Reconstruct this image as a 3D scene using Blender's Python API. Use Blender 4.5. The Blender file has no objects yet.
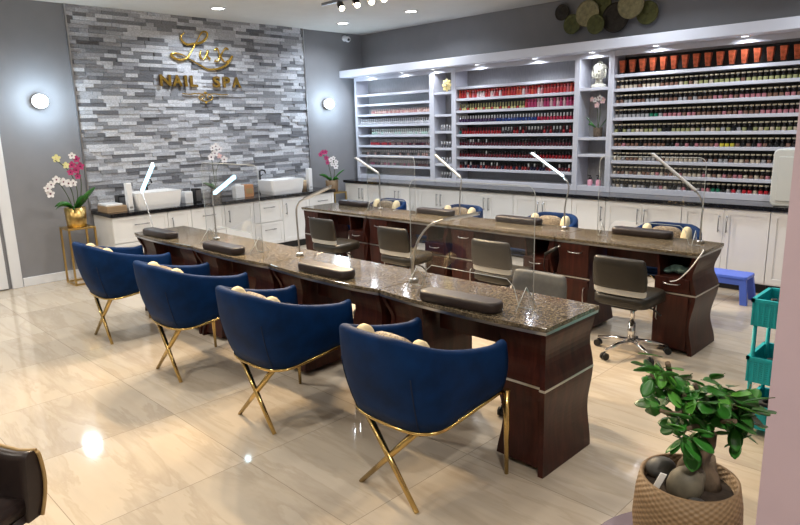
import bpy, bmesh, math, random
from mathutils import Vector, Matrix, Euler
random.seed(7)
PI = math.pi
col = bpy.context.scene.collection
sin, cos, pi = math.sin, math.cos, math.pi

# ------------------------------------------------------------------ materials
def mat(name, rgb, rough=.5, metal=0, spec=.5, emit=None, es=0, trans=0, ior=1.45, coat=0, sheen=0, alpha=1):
    m = bpy.data.materials.new(name); m.use_nodes = True
    b = m.node_tree.nodes['Principled BSDF']
    b.inputs['Base Color'].default_value = (*rgb, 1)
    b.inputs['Roughness'].default_value = rough
    b.inputs['Metallic'].default_value = metal
    b.inputs['Specular IOR Level'].default_value = spec
    b.inputs['Coat Weight'].default_value = coat
    b.inputs['Coat Roughness'].default_value = .08
    b.inputs['Sheen Weight'].default_value = sheen
    b.inputs['Transmission Weight'].default_value = trans
    b.inputs['IOR'].default_value = ior
    if emit:
        b.inputs['Emission Color'].default_value = (*emit, 1)
        b.inputs['Emission Strength'].default_value = es
    return m

class NT:
    def __init__(s, m): s.t = m.node_tree; s.b = s.t.nodes['Principled BSDF']
    def n(s, typ, **k):
        o = s.t.nodes.new(typ)
        for a, v in k.items():
            if a in ('ops',): continue
            setattr(o, a, v)
        return o
    def l(s, a, b): s.t.links.new(a, b)
    def ramp(s, fac, stops, interp='LINEAR'):
        r = s.n('ShaderNodeValToRGB'); r.color_ramp.interpolation = interp
        e = r.color_ramp.elements
        while len(e) < len(stops): e.new(.5)
        for i, (p, c) in enumerate(stops): e[i].position = p; e[i].color = (*c, 1)
        s.l(fac, r.inputs[0]); return r.outputs[0]
    def coord(s, scale=(1, 1, 1), rot=(0, 0, 0)):
        g = s.n('ShaderNodeTexCoord'); mp = s.n('ShaderNodeMapping')
        mp.inputs['Scale'].default_value = scale; mp.inputs['Rotation'].default_value = rot
        s.l(g.outputs['Object'], mp.inputs[0]); return mp.outputs[0]
    def noise(s, co, scale, detail=4, rough=.5, dist=0):
        o = s.n('ShaderNodeTexNoise'); o.inputs['Scale'].default_value = scale
        o.inputs['Detail'].default_value = detail; o.inputs['Roughness'].default_value = rough
        o.inputs['Distortion'].default_value = dist
        s.l(co, o.inputs['Vector']); return o.outputs[0]
    def bump(s, h, strength=.3, dist=.01):
        o = s.n('ShaderNodeBump'); o.inputs['Strength'].default_value = strength
        o.inputs['Distance'].default_value = dist; s.l(h, o.inputs['Height']); s.l(o.outputs[0], s.b.inputs['Normal'])
    def mix(s, f, a, b, mode='MIX'):
        o = s.n('ShaderNodeMixRGB', blend_type=mode)
        for i, v in ((0, f), (1, a), (2, b)):
            if hasattr(v, 'is_linked') or hasattr(v, 'links'): s.l(v, o.inputs[i])
            elif i == 0: o.inputs[0].default_value = v
            else: o.inputs[i].default_value = (*v, 1)
        return o.outputs[0]

def noisy(name, rgb, rough, amp=.15, scale=20, stretch=(1, 1, 1), bump=0, **k):
    m = mat(name, rgb, rough, **k); t = NT(m)
    n = t.noise(t.coord(stretch), scale, 5)
    lo = tuple(c*(1-amp) for c in rgb); hi = tuple(min(1, c*(1+amp)) for c in rgb)
    t.l(t.ramp(n, [(.3, lo), (.7, hi)]), t.b.inputs['Base Color'])
    if bump: t.bump(n, bump, .004)
    return m

M = {}
M['wall'] = noisy('wall_paint_grey', (.235, .235, .252), .75, .03, 6)
M['ceil'] = noisy('ceiling_paint', (.66, .655, .63), .9, .02, 5)
M['pillar'] = noisy('partition_paint', (.60, .475, .545), .7, .02, 5)
M['white'] = noisy('white_lacquer', (.56, .57, .64), .4, .02, 4)
M['backgrey'] = noisy('shelf_back_grey', (.30, .30, .315), .6, .1, 12, (6, 1, 1))
M['trimwhite'] = noisy('trim_white', (.78, .79, .82), .5, .02, 4)
M['cabwhite'] = noisy('cabinet_white', (.80, .80, .80), .35, .02, 4)
M['black_stone'] = noisy('black_counter_stone', (.012, .012, .014), .12, .4, 60)
M['steel'] = mat('brushed_steel', (.55, .55, .56), .3, 1)
M['satin'] = mat('satin_silver_plastic', (.55, .55, .53), .35, .3)
M['darksteel'] = mat('grey_bar_metal', (.28, .28, .29), .35, 1)
M['chrome'] = mat('chrome', (.8, .8, .82), .08, 1)
M['gold'] = mat('polished_gold', (.62, .44, .17), .2, 1)
M['brass'] = noisy('satin_brass', (.55, .38, .14), .3, .1, 10, metal=1)
M['signgold'] = mat('sign_gold', (.60, .38, .08), .25, .85)
M['signedge'] = mat('sign_letter_edge', (.16, .07, .02), .4, .6)
M['navy'] = noisy('navy_velvet', (.001, .021, .088), .62, .3, 9, spec=.15)
M['navyseam'] = mat('navy_seam', (.002, .012, .045), .8)
M['leather'] = noisy('dark_brown_leather', (.028, .019, .018), .38, .15, 30, bump=.1)
M['leather2'] = noisy('espresso_leather', (.021, .018, .014), .4, .12, 30, bump=.1)
M['greyleather'] = noisy('grey_leather', (.13, .13, .125), .45, .1, 30)
M['tan'] = mat('tan_piping', (.42, .28, .12), .4)
M['black'] = mat('black_plastic', (.012, .012, .013), .4)
M['teal'] = noisy('teal_plastic', (.005, .40, .46), .45, .1, 12)
M['blue'] = noisy('periwinkle_plastic', (.09, .17, .70), .4, .05, 8)
M['ceramic'] = mat('white_ceramic', (.85, .86, .88), .15)
M['cream'] = noisy('cream_plush', (.80, .67, .43), .9, .08, 40, bump=.4)
M['copper'] = noisy('copper_foil', (.58, .13, .06), .3, .5, 30, metal=.6)
M['orange'] = mat('orange_box', (.55, .25, .1), .6)
M['lightwood'] = noisy('light_wood', (.36, .25, .15), .5, .2, 8, (1, .2, 4))
M['shade'] = mat('pale_diffuser', (.75, .75, .76), .4)
M['towelgreen'] = noisy('green_towel', (.12, .20, .18), .9, .4, 25)
M['soil'] = noisy('potting_soil', (.03, .02, .014), .95, .5, 40, bump=.8)
M['trunk'] = noisy('ficus_bark', (.11, .078, .052), .8, .5, 45, (1, 1, .6), bump=.5)
M['bulb'] = noisy('ficus_root_grey', (.10, .088, .064), .6, .4, 18, bump=.5)
M['stone'] = noisy('dark_pebble', (.055, .055, .055), .5, .3, 20)
M['leafdark'] = noisy('glossy_leaf', (.026, .14, .018), .35, .35, 12)
M['leaflight'] = noisy('young_leaf', (.08, .28, .035), .35, .25, 12)
M['stem'] = mat('green_stem', (.06, .09, .03), .6)
M['petalwhite'] = mat('white_petal', (.82, .80, .82), .6)
M['petalpink'] = mat('magenta_petal', (.45, .04, .16), .6)
M['petalyellow'] = mat('yellow_petal', (.75, .72, .35), .6)
M['petalblush'] = mat('blush_petal', (.75, .5, .52), .6)
M['purplec'] = mat('purple_flower_centre', (.12, .01, .06), .6)
M['tagwhite'] = mat('paper_white', (.85, .85, .85), .7)
M['statue'] = noisy('aged_ivory', (.62, .60, .50), .6, .35, 60)
M['goldglow'] = noisy('yellow_ornament', (.85, .70, .32), .5, .15, 40)
M['tablepurple'] = mat('purple_grey_tabletop', (.20, .17, .22), .25)
M['dispenser'] = mat('pale_grey_plastic', (.62, .64, .62), .45)
M['disc_dark'] = noisy('dark_bronze_disc', (.035, .028, .022), .5, .4, 30, metal=.4)
M['disc_olive'] = noisy('olive_disc', (.10, .105, .035), .5, .35, 30, metal=.4)
M['disc_pale'] = noisy('pale_gold_disc', (.30, .27, .15), .5, .3, 30, metal=.4)
M['lens'] = mat('downlight_lens', (.9, .9, .9), .5, emit=(1, .97, .92), es=9)
M['warmlens'] = mat('warm_spot_lens', (.9, .9, .9), .5, emit=(1, .88, .7), es=9)
M['coollens'] = mat('soffit_downlight_lens', (.9, .9, .9), .5, emit=(.93, .96, 1), es=10)
M['globe'] = mat('sconce_globe', (.9, .9, .9), .4, emit=(.80, .93, 1), es=2.4)
M['led'] = mat('lit_led_bar', (.9, .9, .9), .4, emit=(.30, .76, 1), es=3.5)
M['ledmid'] = mat('cool_led_bar', (.9, .9, .9), .4, emit=(.65, .88, 1), es=2.2)

# acrylic: thin clear sheet
m = bpy.data.materials.new('clear_acrylic'); m.use_nodes = True; nt = m.node_tree; nt.nodes.clear()
o_ = nt.nodes.new('ShaderNodeOutputMaterial'); mx = nt.nodes.new('ShaderNodeMixShader')
tr = nt.nodes.new('ShaderNodeBsdfTransparent'); gl = nt.nodes.new('ShaderNodeBsdfGlossy'); fr = nt.nodes.new('ShaderNodeLayerWeight'); mr = nt.nodes.new('ShaderNodeMapRange')
tr.inputs[0].default_value = (.955, .96, .965, 1); gl.inputs['Roughness'].default_value = .03; fr.inputs[0].default_value = .12; mr.inputs[3].default_value = .025; mr.inputs[4].default_value = .5
nt.links.new(fr.outputs[1], mr.inputs[0]); nt.links.new(mr.outputs[0], mx.inputs[0]); nt.links.new(tr.outputs[0], mx.inputs[1]); nt.links.new(gl.outputs[0], mx.inputs[2]); nt.links.new(mx.outputs[0], o_.inputs[0])
M['acrylic'] = m
M['acrylic_edge'] = mat('acrylic_polished_edge', (.55, .60, .63), .25)

# mahogany
m = mat('mahogany_veneer', (.06, .02, .014), .42, coat=.1, spec=.25); t = NT(m)
co = t.coord((3, 3, .35)); n = t.noise(co, 9, 6, .6, .4)
t.l(t.ramp(n, [(.3, (.022, .005, .0035)), (.5, (.040, .009, .006)), (.72, (.066, .0165, .010))]), t.b.inputs['Base Color'])
M['wood'] = m
# granite
m = mat('brown_granite', (.2, .15, .1), .09); t = NT(m)
co = t.coord(); v = t.n('ShaderNodeTexVoronoi'); v.inputs['Scale'].default_value = 130; t.l(co, v.inputs['Vector'])
n = t.noise(co, 60, 5, .7)
bw = t.n('ShaderNodeRGBToBW'); t.l(v.outputs['Color'], bw.inputs[0])
c1 = t.ramp(bw.outputs[0], [(.2, (.018, .015, .012)), (.45, (.075, .058, .037)), (.62, (.16, .125, .082)), (.85, (.34, .29, .21))])
c2 = t.ramp(n, [(.35, (.03, .026, .019)), (.6, (.19, .15, .10))])
t.l(t.mix(.45, c1, c2), t.b.inputs['Base Color']); M['granite'] = m
# stone bricks: five greys
gs = [(.60, .62, .67), (.47, .49, .54), (.36, .37, .41), (.24, .25, .275), (.15, .155, .175)]
for i, g in enumerate(gs): M['brick%d' % i] = noisy('ledger_stone_%s' % ['pale', 'light', 'mid', 'dark', 'charcoal'][i], g, .7, .22, 45, (1, 1, 2), bump=.6)
# plush cushion pattern
m = mat('brocade_gold_brown', (.2, .14, .07), .55); t = NT(m)
v = t.n('ShaderNodeTexWave', wave_type='RINGS'); v.inputs['Scale'].default_value = 22; v.inputs['Distortion'].default_value = 9; v.inputs['Detail Scale'].default_value = 3; t.l(t.coord(), v.inputs['Vector'])
t.l(t.ramp(v.outputs[0], [(.25, (.10, .07, .045)), (.55, (.20, .15, .10)), (.85, (.32, .25, .16))]), t.b.inputs['Base Color']); M['brocade'] = m
# woven basket
m = mat('woven_basket', (.35, .23, .12), .6); t = NT(m)
g = t.n('ShaderNodeTexCoord'); sx = t.n('ShaderNodeSeparateXYZ'); t.l(g.outputs['Object'], sx.inputs[0])
at = t.n('ShaderNodeMath', operation='ARCTAN2'); t.l(sx.outputs[1], at.inputs[0]); t.l(sx.outputs[0], at.inputs[1])
a1 = t.n('ShaderNodeMath', operation='MULTIPLY'); a1.inputs[1].default_value = 34; t.l(at.outputs[0], a1.inputs[0])
s1 = t.n('ShaderNodeMath', operation='SINE'); t.l(a1.outputs[0], s1.inputs[0])
z1 = t.n('ShaderNodeMath', operation='MULTIPLY'); z1.inputs[1].default_value = 420; t.l(sx.outputs[2], z1.inputs[0])
s2 = t.n('ShaderNodeMath', operation='SINE'); t.l(z1.outputs[0], s2.inputs[0])
pr_ = t.n('ShaderNodeMath', operation='MULTIPLY'); t.l(s1.outputs[0], pr_.inputs[0]); t.l(s2.outputs[0], pr_.inputs[1])
h_ = t.n('ShaderNodeMath', operation='MULTIPLY_ADD'); h_.inputs[1].default_value = .5; h_.inputs[2].default_value = .5; t.l(pr_.outputs[0], h_.inputs[0])
t.l(t.ramp(h_.outputs[0], [(.1, (.17, .108, .056)), (.9, (.24, .155, .083))]), t.b.inputs['Base Color']); t.bump(h_.outputs[0], .7, .004)
M['basket'] = m
# polished marble floor, square tiles
m = mat('polished_marble_tile', (.6, .5, .4), .07); t = NT(m); t.b.inputs['Specular IOR Level'].default_value = .5
g = t.n('ShaderNodeTexCoord'); sx = t.n('ShaderNodeSeparateXYZ'); t.l(g.outputs['Object'], sx.inputs[0])
def grid(out, off, per):
    a = t.n('ShaderNodeMath', operation='SUBTRACT'); t.l(out, a.inputs[0]); a.inputs[1].default_value = off
    b = t.n('ShaderNodeMath', operation='DIVIDE'); t.l(a.outputs[0], b.inputs[0]); b.inputs[1].default_value = per
    f = t.n('ShaderNodeMath', operation='FRACT'); t.l(b.outputs[0], f.inputs[0])
    fl = t.n('ShaderNodeMath', operation='FLOOR'); t.l(b.outputs[0], fl.inputs[0])
    p = t.n('ShaderNodeMath', operation='PINGPONG'); t.l(b.outputs[0], p.inputs[0]); p.inputs[1].default_value = .5
    c = t.n('ShaderNodeMath', operation='LESS_THAN'); t.l(p.outputs[0], c.inputs[0]); c.inputs[1].default_value = .0022
    return fl.outputs[0], c.outputs[0]
fx, lx = grid(sx.outputs[0], -1.92, .815); fy, ly = grid(sx.outputs[1], 1.56, .825)
cb = t.n('ShaderNodeCombineXYZ'); t.l(fx, cb.inputs[0]); t.l(fy, cb.inputs[1])
wn = t.n('ShaderNodeTexWhiteNoise'); t.l(cb.outputs[0], wn.inputs['Vector'])
# vein coordinates: shifted per tile, stretched along one diagonal
ad = t.n('ShaderNodeVectorMath', operation='MULTIPLY_ADD'); t.l(wn.outputs['Color'], ad.inputs[0]); ad.inputs[1].default_value = (7, 7, 7); t.l(g.outputs['Object'], ad.inputs[2])
mp = t.n('ShaderNodeMapping'); mp.inputs['Rotation'].default_value = (0, 0, math.radians(62)); mp.inputs['Scale'].default_value = (.55, 3.2, 1); t.l(ad.outputs[0], mp.inputs[0])
n1 = t.noise(mp.outputs[0], 1.1, 5, .55, .3); n2 = t.noise(mp.outputs[0], 1.8, 5, .6, .4)
base = t.ramp(n1, [(.25, (.49, .43, .36)), (.45, (.56, .49, .40)), (.6, (.59, .51, .41)), (.8, (.53, .45, .36))])
vein = t.ramp(n2, [(.40, (1, 1, 1)), (.50, (.88, .86, .84)), (.54, (1, 1, 1)), (.75, (.95, .94, .94))])
c = t.mix(1, base, vein, 'MULTIPLY')
tv = t.n('ShaderNodeMapRange'); t.l(wn.outputs[0], tv.inputs[0]); tv.inputs[3].default_value = .9; tv.inputs[4].default_value = 1.08
vv = t.n('ShaderNodeVectorMath', operation='SCALE'); t.l(c, vv.inputs[0]); t.l(tv.outputs[0], vv.inputs['Scale'])
mxx = t.n('ShaderNodeMath', operation='MAXIMUM'); t.l(lx, mxx.inputs[0]); t.l(ly, mxx.inputs[1])
t.l(t.mix(mxx.outputs[0], vv.outputs[0], (.30, .26, .21)), t.b.inputs['Base Color']); M['floor'] = m

_pc = {}
def pol(rgb):                       # nail lacquer colours
    k = tuple(round(c, 2) for c in rgb)
    if k not in _pc: _pc[k] = mat('lacquer', rgb, .15)
    return _pc[k]

# ------------------------------------------------------------------ mesh builder
class MB:
    def __init__(s): s.bm = bmesh.new(); s.mats = []; s.mi = 0; s.smooth_faces = []
    def m(s, mt):
        if mt not in s.mats: s.mats.append(mt)
        s.mi = s.mats.index(mt); return s
    def _f(s, vs, sm=False):
        try: f = s.bm.faces.new(vs)
        except ValueError: return None
        f.material_index = s.mi; f.smooth = sm; return f
    def box(s, x0, x1, y0, y1, z0, z1, M_=None):
        vs = []
        for z in (z0, z1):
            for x, y in ((x0, y0), (x1, y0), (x1, y1), (x0, y1)):
                p = Vector((x, y, z)); p = M_ @ p if M_ else p
                vs.append(s.bm.verts.new(p))
        for q in ((3, 2, 1, 0), (4, 5, 6, 7), (0, 1, 5, 4), (1, 2, 6, 5), (2, 3, 7, 6), (3, 0, 4, 7)): s._f([vs[i] for i in q])
        return s
    def loft(s, rings, closed=True, caps=True, sm=True, M_=None):
        R = []
        for r in rings: R.append([s.bm.verts.new((M_ @ Vector(p)) if M_ else Vector(p)) for p in r])
        n = len(R[0])
        for a, b in zip(R, R[1:]):
            for i in range(n if closed else n-1):
                j = (i+1) % n; s._f([a[i], a[j], b[j], b[i]], sm)
        if caps:
            s._f(R[0][::-1]); s._f(R[-1])
        return s
    def lathe(s, prof, n=24, M_=None, sm=True, sx=1, sy=1):
        rings = [[(max(r, 1e-4)*cos(2*pi*i/n)*sx, max(r, 1e-4)*sin(2*pi*i/n)*sy, z) for i in range(n)] for r, z in prof]
        return s.loft(rings, True, True, sm, M_)
    def cyl(s, p0, p1, r0, r1=None, n=12, sm=True):
        r1 = r0 if r1 is None else r1; p0 = Vector(p0); p1 = Vector(p1); d = (p1-p0)
        q = d.to_track_quat('Z', 'Y').to_matrix().to_4x4(); Mx = Matrix.Translation(p0) @ q
        return s.lathe([(r0, 0), (r1, d.length)], n, Mx, sm)
    def tube(s, pts, r, n=8, flat=None):
        pts = [Vector(p) for p in pts]; rings = []; prev = None
        rr = r if isinstance(r, (list, tuple)) else [r]*len(pts)
        for i, p in enumerate(pts):
            d = (pts[min(i+1, len(pts)-1)]-pts[max(i-1, 0)]).normalized()
            if prev is None:
                u = d.orthogonal().normalized()
            else: u = (prev-d*prev.dot(d)).normalized()
            prev = u; v = d.cross(u)
            rings.append([p+(u*cos(2*pi*k/n)+v*sin(2*pi*k/n))*rr[i] for k in range(n)])
        return s.loft(rings)
    def ell(s, c, rx, ry, rz, n=16, k=10, R=None, z0=-1, z1=1):
        Mx = Matrix.Translation(Vector(c)) @ (R.to_4x4() if R else Matrix())
        rings = []
        for i in range(k+1):
            a = -pi/2+pi*i/k; z = sin(a); q = max(cos(a), .001)
            rings.append([(rx*q*cos(2*pi*j/n), ry*q*sin(2*pi*j/n), rz*z) for j in range(n)])
        return s.loft(rings, True, True, True, Mx)
    def prism(s, poly, y0, y1, axis='y', sm=False, M_=None):
        def P(a, b, c): return {'y': (a, c, b), 'x': (c, a, b), 'z': (a, b, c)}[axis]
        return s.loft([[P(a, b, y0) for a, b in poly], [P(a, b, y1) for a, b in poly]], True, True, sm, M_)
    def build(s, name, parent=None, loc=(0, 0, 0), bevel=0, seg=2, rot=(0, 0, 0), kind=None):
        bmesh.ops.recalc_face_normals(s.bm, faces=s.bm.faces[:])
        me = bpy.data.meshes.new(name); s.bm.to_mesh(me); s.bm.free()
        for mt in s.mats: me.materials.append(mt)
        o = bpy.data.objects.new(name, me); col.objects.link(o)
        o.location = loc; o.rotation_euler = rot
        if parent: o.parent = parent
        if bevel:
            b = o.modifiers.new('bevel', 'BEVEL'); b.width = bevel; b.segments = seg; b.limit_method = 'ANGLE'; b.angle_limit = .6
        if kind: o['kind'] = kind
        return o

def B(mt): return MB().m(M[mt] if isinstance(mt, str) else mt)
def bx(name, mt, b, parent=None, bevel=0, kind=None): return B(mt).box(*b).build(name, parent, bevel=bevel, kind=kind)
def tag(o, label, cat, group=None):
    o['label'] = label; o['category'] = cat
    if group: o['group'] = group
    return o
def thing(name, label, cat, loc=(0, 0, 0), rz=0, group=None):
    o = bpy.data.objects.new(name, None); col.objects.link(o); o.empty_display_size = .1
    o.location = loc; o.rotation_euler = (0, 0, rz); return tag(o, label, cat, group)
def dup(root, loc=None, rz=None, label=None, group=None):
    def cp(o, par):
        c = o.copy(); col.objects.link(c)
        if par: c.parent = par
        for ch in [q for q in KIDS.get(o.name, [])]: cp(ch, c)
        return c
    KIDS = {}
    for q in col.objects:
        if q.parent: KIDS.setdefault(q.parent.name, []).append(q)
    r = cp(root, None)
    if loc is not None: r.location = loc
    if rz is not None: r.rotation_euler = (0, 0, rz)
    if label: r['label'] = label
    if group: r['group'] = group
    return r
def sgn(v, e): return math.copysign(abs(v)**e, v)
def rrect(x0, x1, y0, y1, r, n=5):
    p = []
    for cx, cy, a in ((x1-r, y1-r, 0), (x0+r, y1-r, 90), (x0+r, y0+r, 180), (x1-r, y0+r, 270)):
        for i in range(n+1):
            t_ = math.radians(a+90*i/n); p.append((cx+r*cos(t_), cy+r*sin(t_)))
    return p

WX, WY, CZ = -8.05, 7.30, 3.14
# ------------------------------------------------------------------ room shell
bx('floor', 'floor', (WX, 1.6, -3.2, WY, -.06, 0), kind='structure')
bx('ceiling', 'ceil', (WX, 1.6, -3.2, WY, CZ, CZ+.06), kind='structure')
bx('wall_left', 'wall', (WX-.1, WX, -3.2, WY, 0, CZ), kind='structure')
bx('wall_back', 'wall', (WX-.1, 1.7, WY, WY+.1, 0, CZ), kind='structure')
bx('wall_right', 'wall', (1.6, 1.7, -3.2, WY, 0, CZ), kind='structure')
bx('wall_front', 'ceil', (WX-.1, 1.7, -3.3, -3.2, 0, CZ), kind='structure')
bx('wall_partition', 'pillar', (-.516, 1.6, 2.2, 2.42, 0, CZ), kind='structure')
bx('baseboard_left', 'trimwhite', (WX, WX+.015, 1.95, 2.80, 0, .10), bevel=.004, kind='structure')
# door on the left wall
d = bx('door_1', 'trimwhite', (WX+.001, WX+.035, .92, 1.79, .012, 2.05), bevel=.004, kind='structure')
B('steel').cyl((WX+.035, 1.70, 1.0), (WX+.085, 1.70, 1.0), .012).cyl((WX+.08, 1.71, 1.0), (WX+.08, 1.60, 1.0), .009).build('door_handle', d)
q = B('trimwhite'); q.box(WX, WX+.03, 1.83, 1.94, 0, 2.17); q.box(WX, WX+.03, .76, .88, 0, 2.17); q.box(WX, WX+.03, .88, 1.83, 2.07, 2.17)
q.build('trim_1', bevel=.004, kind='structure')
# ledger stone feature wall (surface pattern stays in one mesh)
q = MB(); mats = [M['brick%d' % i] for i in range(5)]
z = .86; y0_, y1_ = 2.775, 6.09
q.m(M['brick2']).box(WX, WX+.012, y0_, y1_, .80, CZ)
while z < CZ-.005:
    h = .044; y = y0_-random.random()*.15
    z2 = min(z+h, CZ)
    while y < y1_:
        w = random.choice((.10, .15, .2, .2, .26, .3)); a, b_ = max(y, y0_), min(y+w, y1_)
        if b_-a > .01:
            q.m(random.choices(mats, (26, 22, 18, 20, 14))[0]); t_ = .018+random.random()*.022
            q.box(WX+.005, WX+t_, a+.001, b_-.001, z+.001, z2-.001)
        y += w
    z += h
q.build('wall_feature_stone', kind='structure')
q = B('steel'); q.box(WX, WX+.045, y0_-.014, y0_, .80, CZ); q.box(WX, WX+.045, y1_, y1_+.014, .80, CZ); q.build('trim_2', kind='structure')

# ------------------------------------------------------------------ sign
X = WX+.055
s_ = thing('wall_sign', 'gold script sign reading Lux NAIL SPA on the stone wall', 'sign', (X, 4.36, 2.40))
def smooth(pts, k=8):
    P = [Vector((0, a, b)) for a, b in pts]; out = []
    for i in range(len(P)-1):
        p0, p1, p2, p3 = P[max(i-1, 0)], P[i], P[i+1], P[min(i+2, len(P)-1)]
        for j in range(k):
            u = j/k; out.append(.5*((2*p1)+(p2-p0)*u+(2*p0-5*p1+4*p2-p3)*u*u+(3*p1-p0-3*p2+p3)*u**3))
    out.append(P[-1]); return out
def stroke(name, lists, r0, r1):
    q = B('signgold')
    for pts in lists:
        pp = smooth([(a-4.36, b-2.40) for a, b in pts]); n = len(pp)
        q.tube(pp, [r0+(r1-r0)*abs(sin(2.6*pi*i/n)) for i in range(n)], 8)
    return q.build(name, s_)
stroke('script_letter', [[(4.19, 2.93), (4.14, 2.89), (4.14, 2.84), (4.2, 2.79), (4.3, 2.8), (4.42, 2.83), (4.5, 2.9), (4.5, 2.96), (4.43, 2.95), (4.36, 2.85), (4.29, 2.75), (4.22, 2.65), (4.18, 2.61), (4.09, 2.59), (4.01, 2.61), (3.98, 2.65), (4.04, 2.67), (4.14, 2.65), (4.26, 2.59), (4.38, 2.53), (4.48, 2.49), (4.62, 2.50), (4.76, 2.56), (4.86, 2.68)]], .008, .017)
stroke('script_letter', [[(4.4, 2.73), (4.38, 2.67), (4.4, 2.62), (4.45, 2.64), (4.5, 2.73), (4.49, 2.66), (4.52, 2.62)]], .007, .015)
stroke('script_letter', [[(4.59, 2.74), (4.64, 2.76), (4.67, 2.68), (4.73, 2.60), (4.79, 2.61)], [(4.81, 2.76), (4.76, 2.77), (4.69, 2.69), (4.63, 2.60), (4.59, 2.61)]], .007, .015)
def letter(ch, y, z, size, w):
    cu = bpy.data.curves.new('ltr', 'FONT'); cu.body = ch; cu.size = size; cu.extrude = .014; cu.offset = .006; cu.resolution_u = 3
    to = bpy.data.objects.new('ltr', cu); col.objects.link(to)
    dg = bpy.context.evaluated_depsgraph_get(); me = bpy.data.meshes.new_from_object(to.evaluated_get(dg))
    bpy.data.objects.remove(to); xs = [v.co.x for v in me.vertices]; sc = w/(max(xs)-min(xs)); mn = min(xs)
    for v in me.vertices:
        x_, y_, z_ = v.co; v.co = (z_, (x_-mn)*sc, y_)
    me.materials.clear(); me.materials.append(M['signgold']); me.materials.append(M['signedge'])
    for p in me.polygons: p.material_index = 0 if abs(p.normal.x) > .7 else 1
    me.flip_normals() if False else None
    bm_ = bmesh.new(); bm_.from_mesh(me); bmesh.ops.recalc_face_normals(bm_, faces=bm_.faces[:]); bm_.to_mesh(me); bm_.free()
    o = bpy.data.objects.new('sign_letter', me); col.objects.link(o); o.parent = s_; o.location = (0, y-4.36, z-2.40)
for ch, y, w in (('N', 3.79, .15), ('A', 3.955, .14), ('I', 4.125, .035), ('L', 4.20, .11), ('S', 4.53, .11), ('P', 4.68, .11), ('A', 4.82, .14)):
    letter(ch, y, 2.265, .19, w)
q = B('signgold')
for sg in (-1, 1):
    q.tube(smooth([(.03*sg+.05, -.235), (.14*sg+.05, -.228), (.22*sg+.05, -.236), (.33*sg+.05, -.232)]), .007, 6)
    q.tube(smooth([(.05, -.33), (.05+.07*sg, -.31), (.05+.10*sg, -.27), (.05+.05*sg, -.245), (.05+.02*sg, -.275), (.05+.05*sg, -.29)]), .007, 6)
q.ell((0, .05, -.215), .012, .025, .018); q.ell((0, .05, -.34), .01, .018, .018)
q.build('flourish', s_)

# ------------------------------------------------------------------ lights
def area(loc, size, power, color, rot=(0, 0, 0), shape='DISK', spread=PI, sy=None):
    L = bpy.data.lights.new('lamp_light', 'AREA'); L.shape = shape; L.size = size; L.energy = power; L.color = color; L.spread = spread
    if sy: L.size_y = sy
    o = bpy.data.objects.new('lamp_light', L); col.objects.link(o); o.location = loc; o.rotation_euler = rot
    return o
WARM, NEUT, COOL = (1, .82, .60), (1, .94, .84), (.78, .90, 1)
proto = thing('recessed_downlight', 'x', 'ceiling light', (0, 0, CZ))
B('trimwhite').lathe([(.075, 0), (.092, 0), (.092, -.008), (.078, -.012), (.075, 0)], 24).build('trim_ring', proto)
B('lens').lathe([(.0, -.004), (.076, -.004), (.076, -.001), (0, -.001)], 24).build('lens', proto)
COLD = (.86, .93, 1)
dl = [(-7.28, 4.28, COLD, 17, 'recessed downlight in the ceiling nearest the stone wall sign'),
      (-7.27, 6.25, COLD, 14, 'recessed downlight in the ceiling by the back left corner camera'),
      (-6.01, 6.34, COLD, 17, 'recessed downlight in the ceiling right of the track light')]
for k, (x, y) in enumerate([(-4.6, 5.3), (-2.9, 6.2), (-1.2, 6.2), (-3.6, 4.28), (-1.6, 4.28), (-5.6, 3.3), (-2.6, 3.3), (-6.6, 1.6), (-4.6, 1.6), (-2.6, 1.2), (-6.6, -.6), (-4.2, -.8), (-1.8, -.8), (.4, 0.4), (-.6, 3.9)]):
    dl.append((x, y, COLD if y > 5 else NEUT, {0: 18, 1: 15, 3: 20, 4: 8, 5: 20, 6: 9, 9: 9, 12: 9, 13: 42, 14: 7, 2: 14}.get(k, 22), 'recessed ceiling downlight outside the upper edge of the photo, above the salon floor'))
for i, (x, y, c_, pw, lab) in enumerate(dl):
    o = proto if i == 0 else dup(proto)
    o.location = (x, y, CZ); o['label'] = lab; o['group'] = 'recessed ceiling downlights' 
    area((x, y, CZ-.02), .14, pw*.92, c_, spread=math.radians(150))
# soffit over the shelves, with its own downlights
q = B('white'); q.box(WX, -.9, 6.80, WY, 2.454, 2.561); q.build('trim_3', bevel=.004, kind='structure')
proto = thing('soffit_downlight', 'x', 'ceiling light', (0, 0, 2.454))
B('trimwhite').lathe([(.04, 0), (.05, 0), (.05, -.005), (.042, -.008), (.04, 0)], 20).build('trim_ring', proto)
B('coollens').lathe([(0, -.003), (.041, -.003), (.041, -.001), (0, -.001)], 20).build('lens', proto)
sx_ = [(-7.548, 'above the left polish bay, nearest the corner'), (-6.809, 'above the middle of the left polish bay'), (-6.193, 'above the narrow niche with the yellow ornament'), (-5.408, 'above the red polish bay, left part'), (-4.518, 'above the red polish bay, right part'), (-3.76, 'above the white head statue'), (-3.02, 'above the left half of the copper holders'), (-2.15, 'above the right half of the copper holders')]
for i, (x, w_) in enumerate(sx_):
    o = proto if i == 0 else dup(proto)
    o.location = (x, 6.945, 2.454); o['label'] = 'small lit downlight in the white soffit ' + w_; o['group'] = 'downlights in the white soffit'
    area((x, 6.93, 2.44), .07, 2.0, (.86, .91, 1), spread=math.radians(165))
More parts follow.
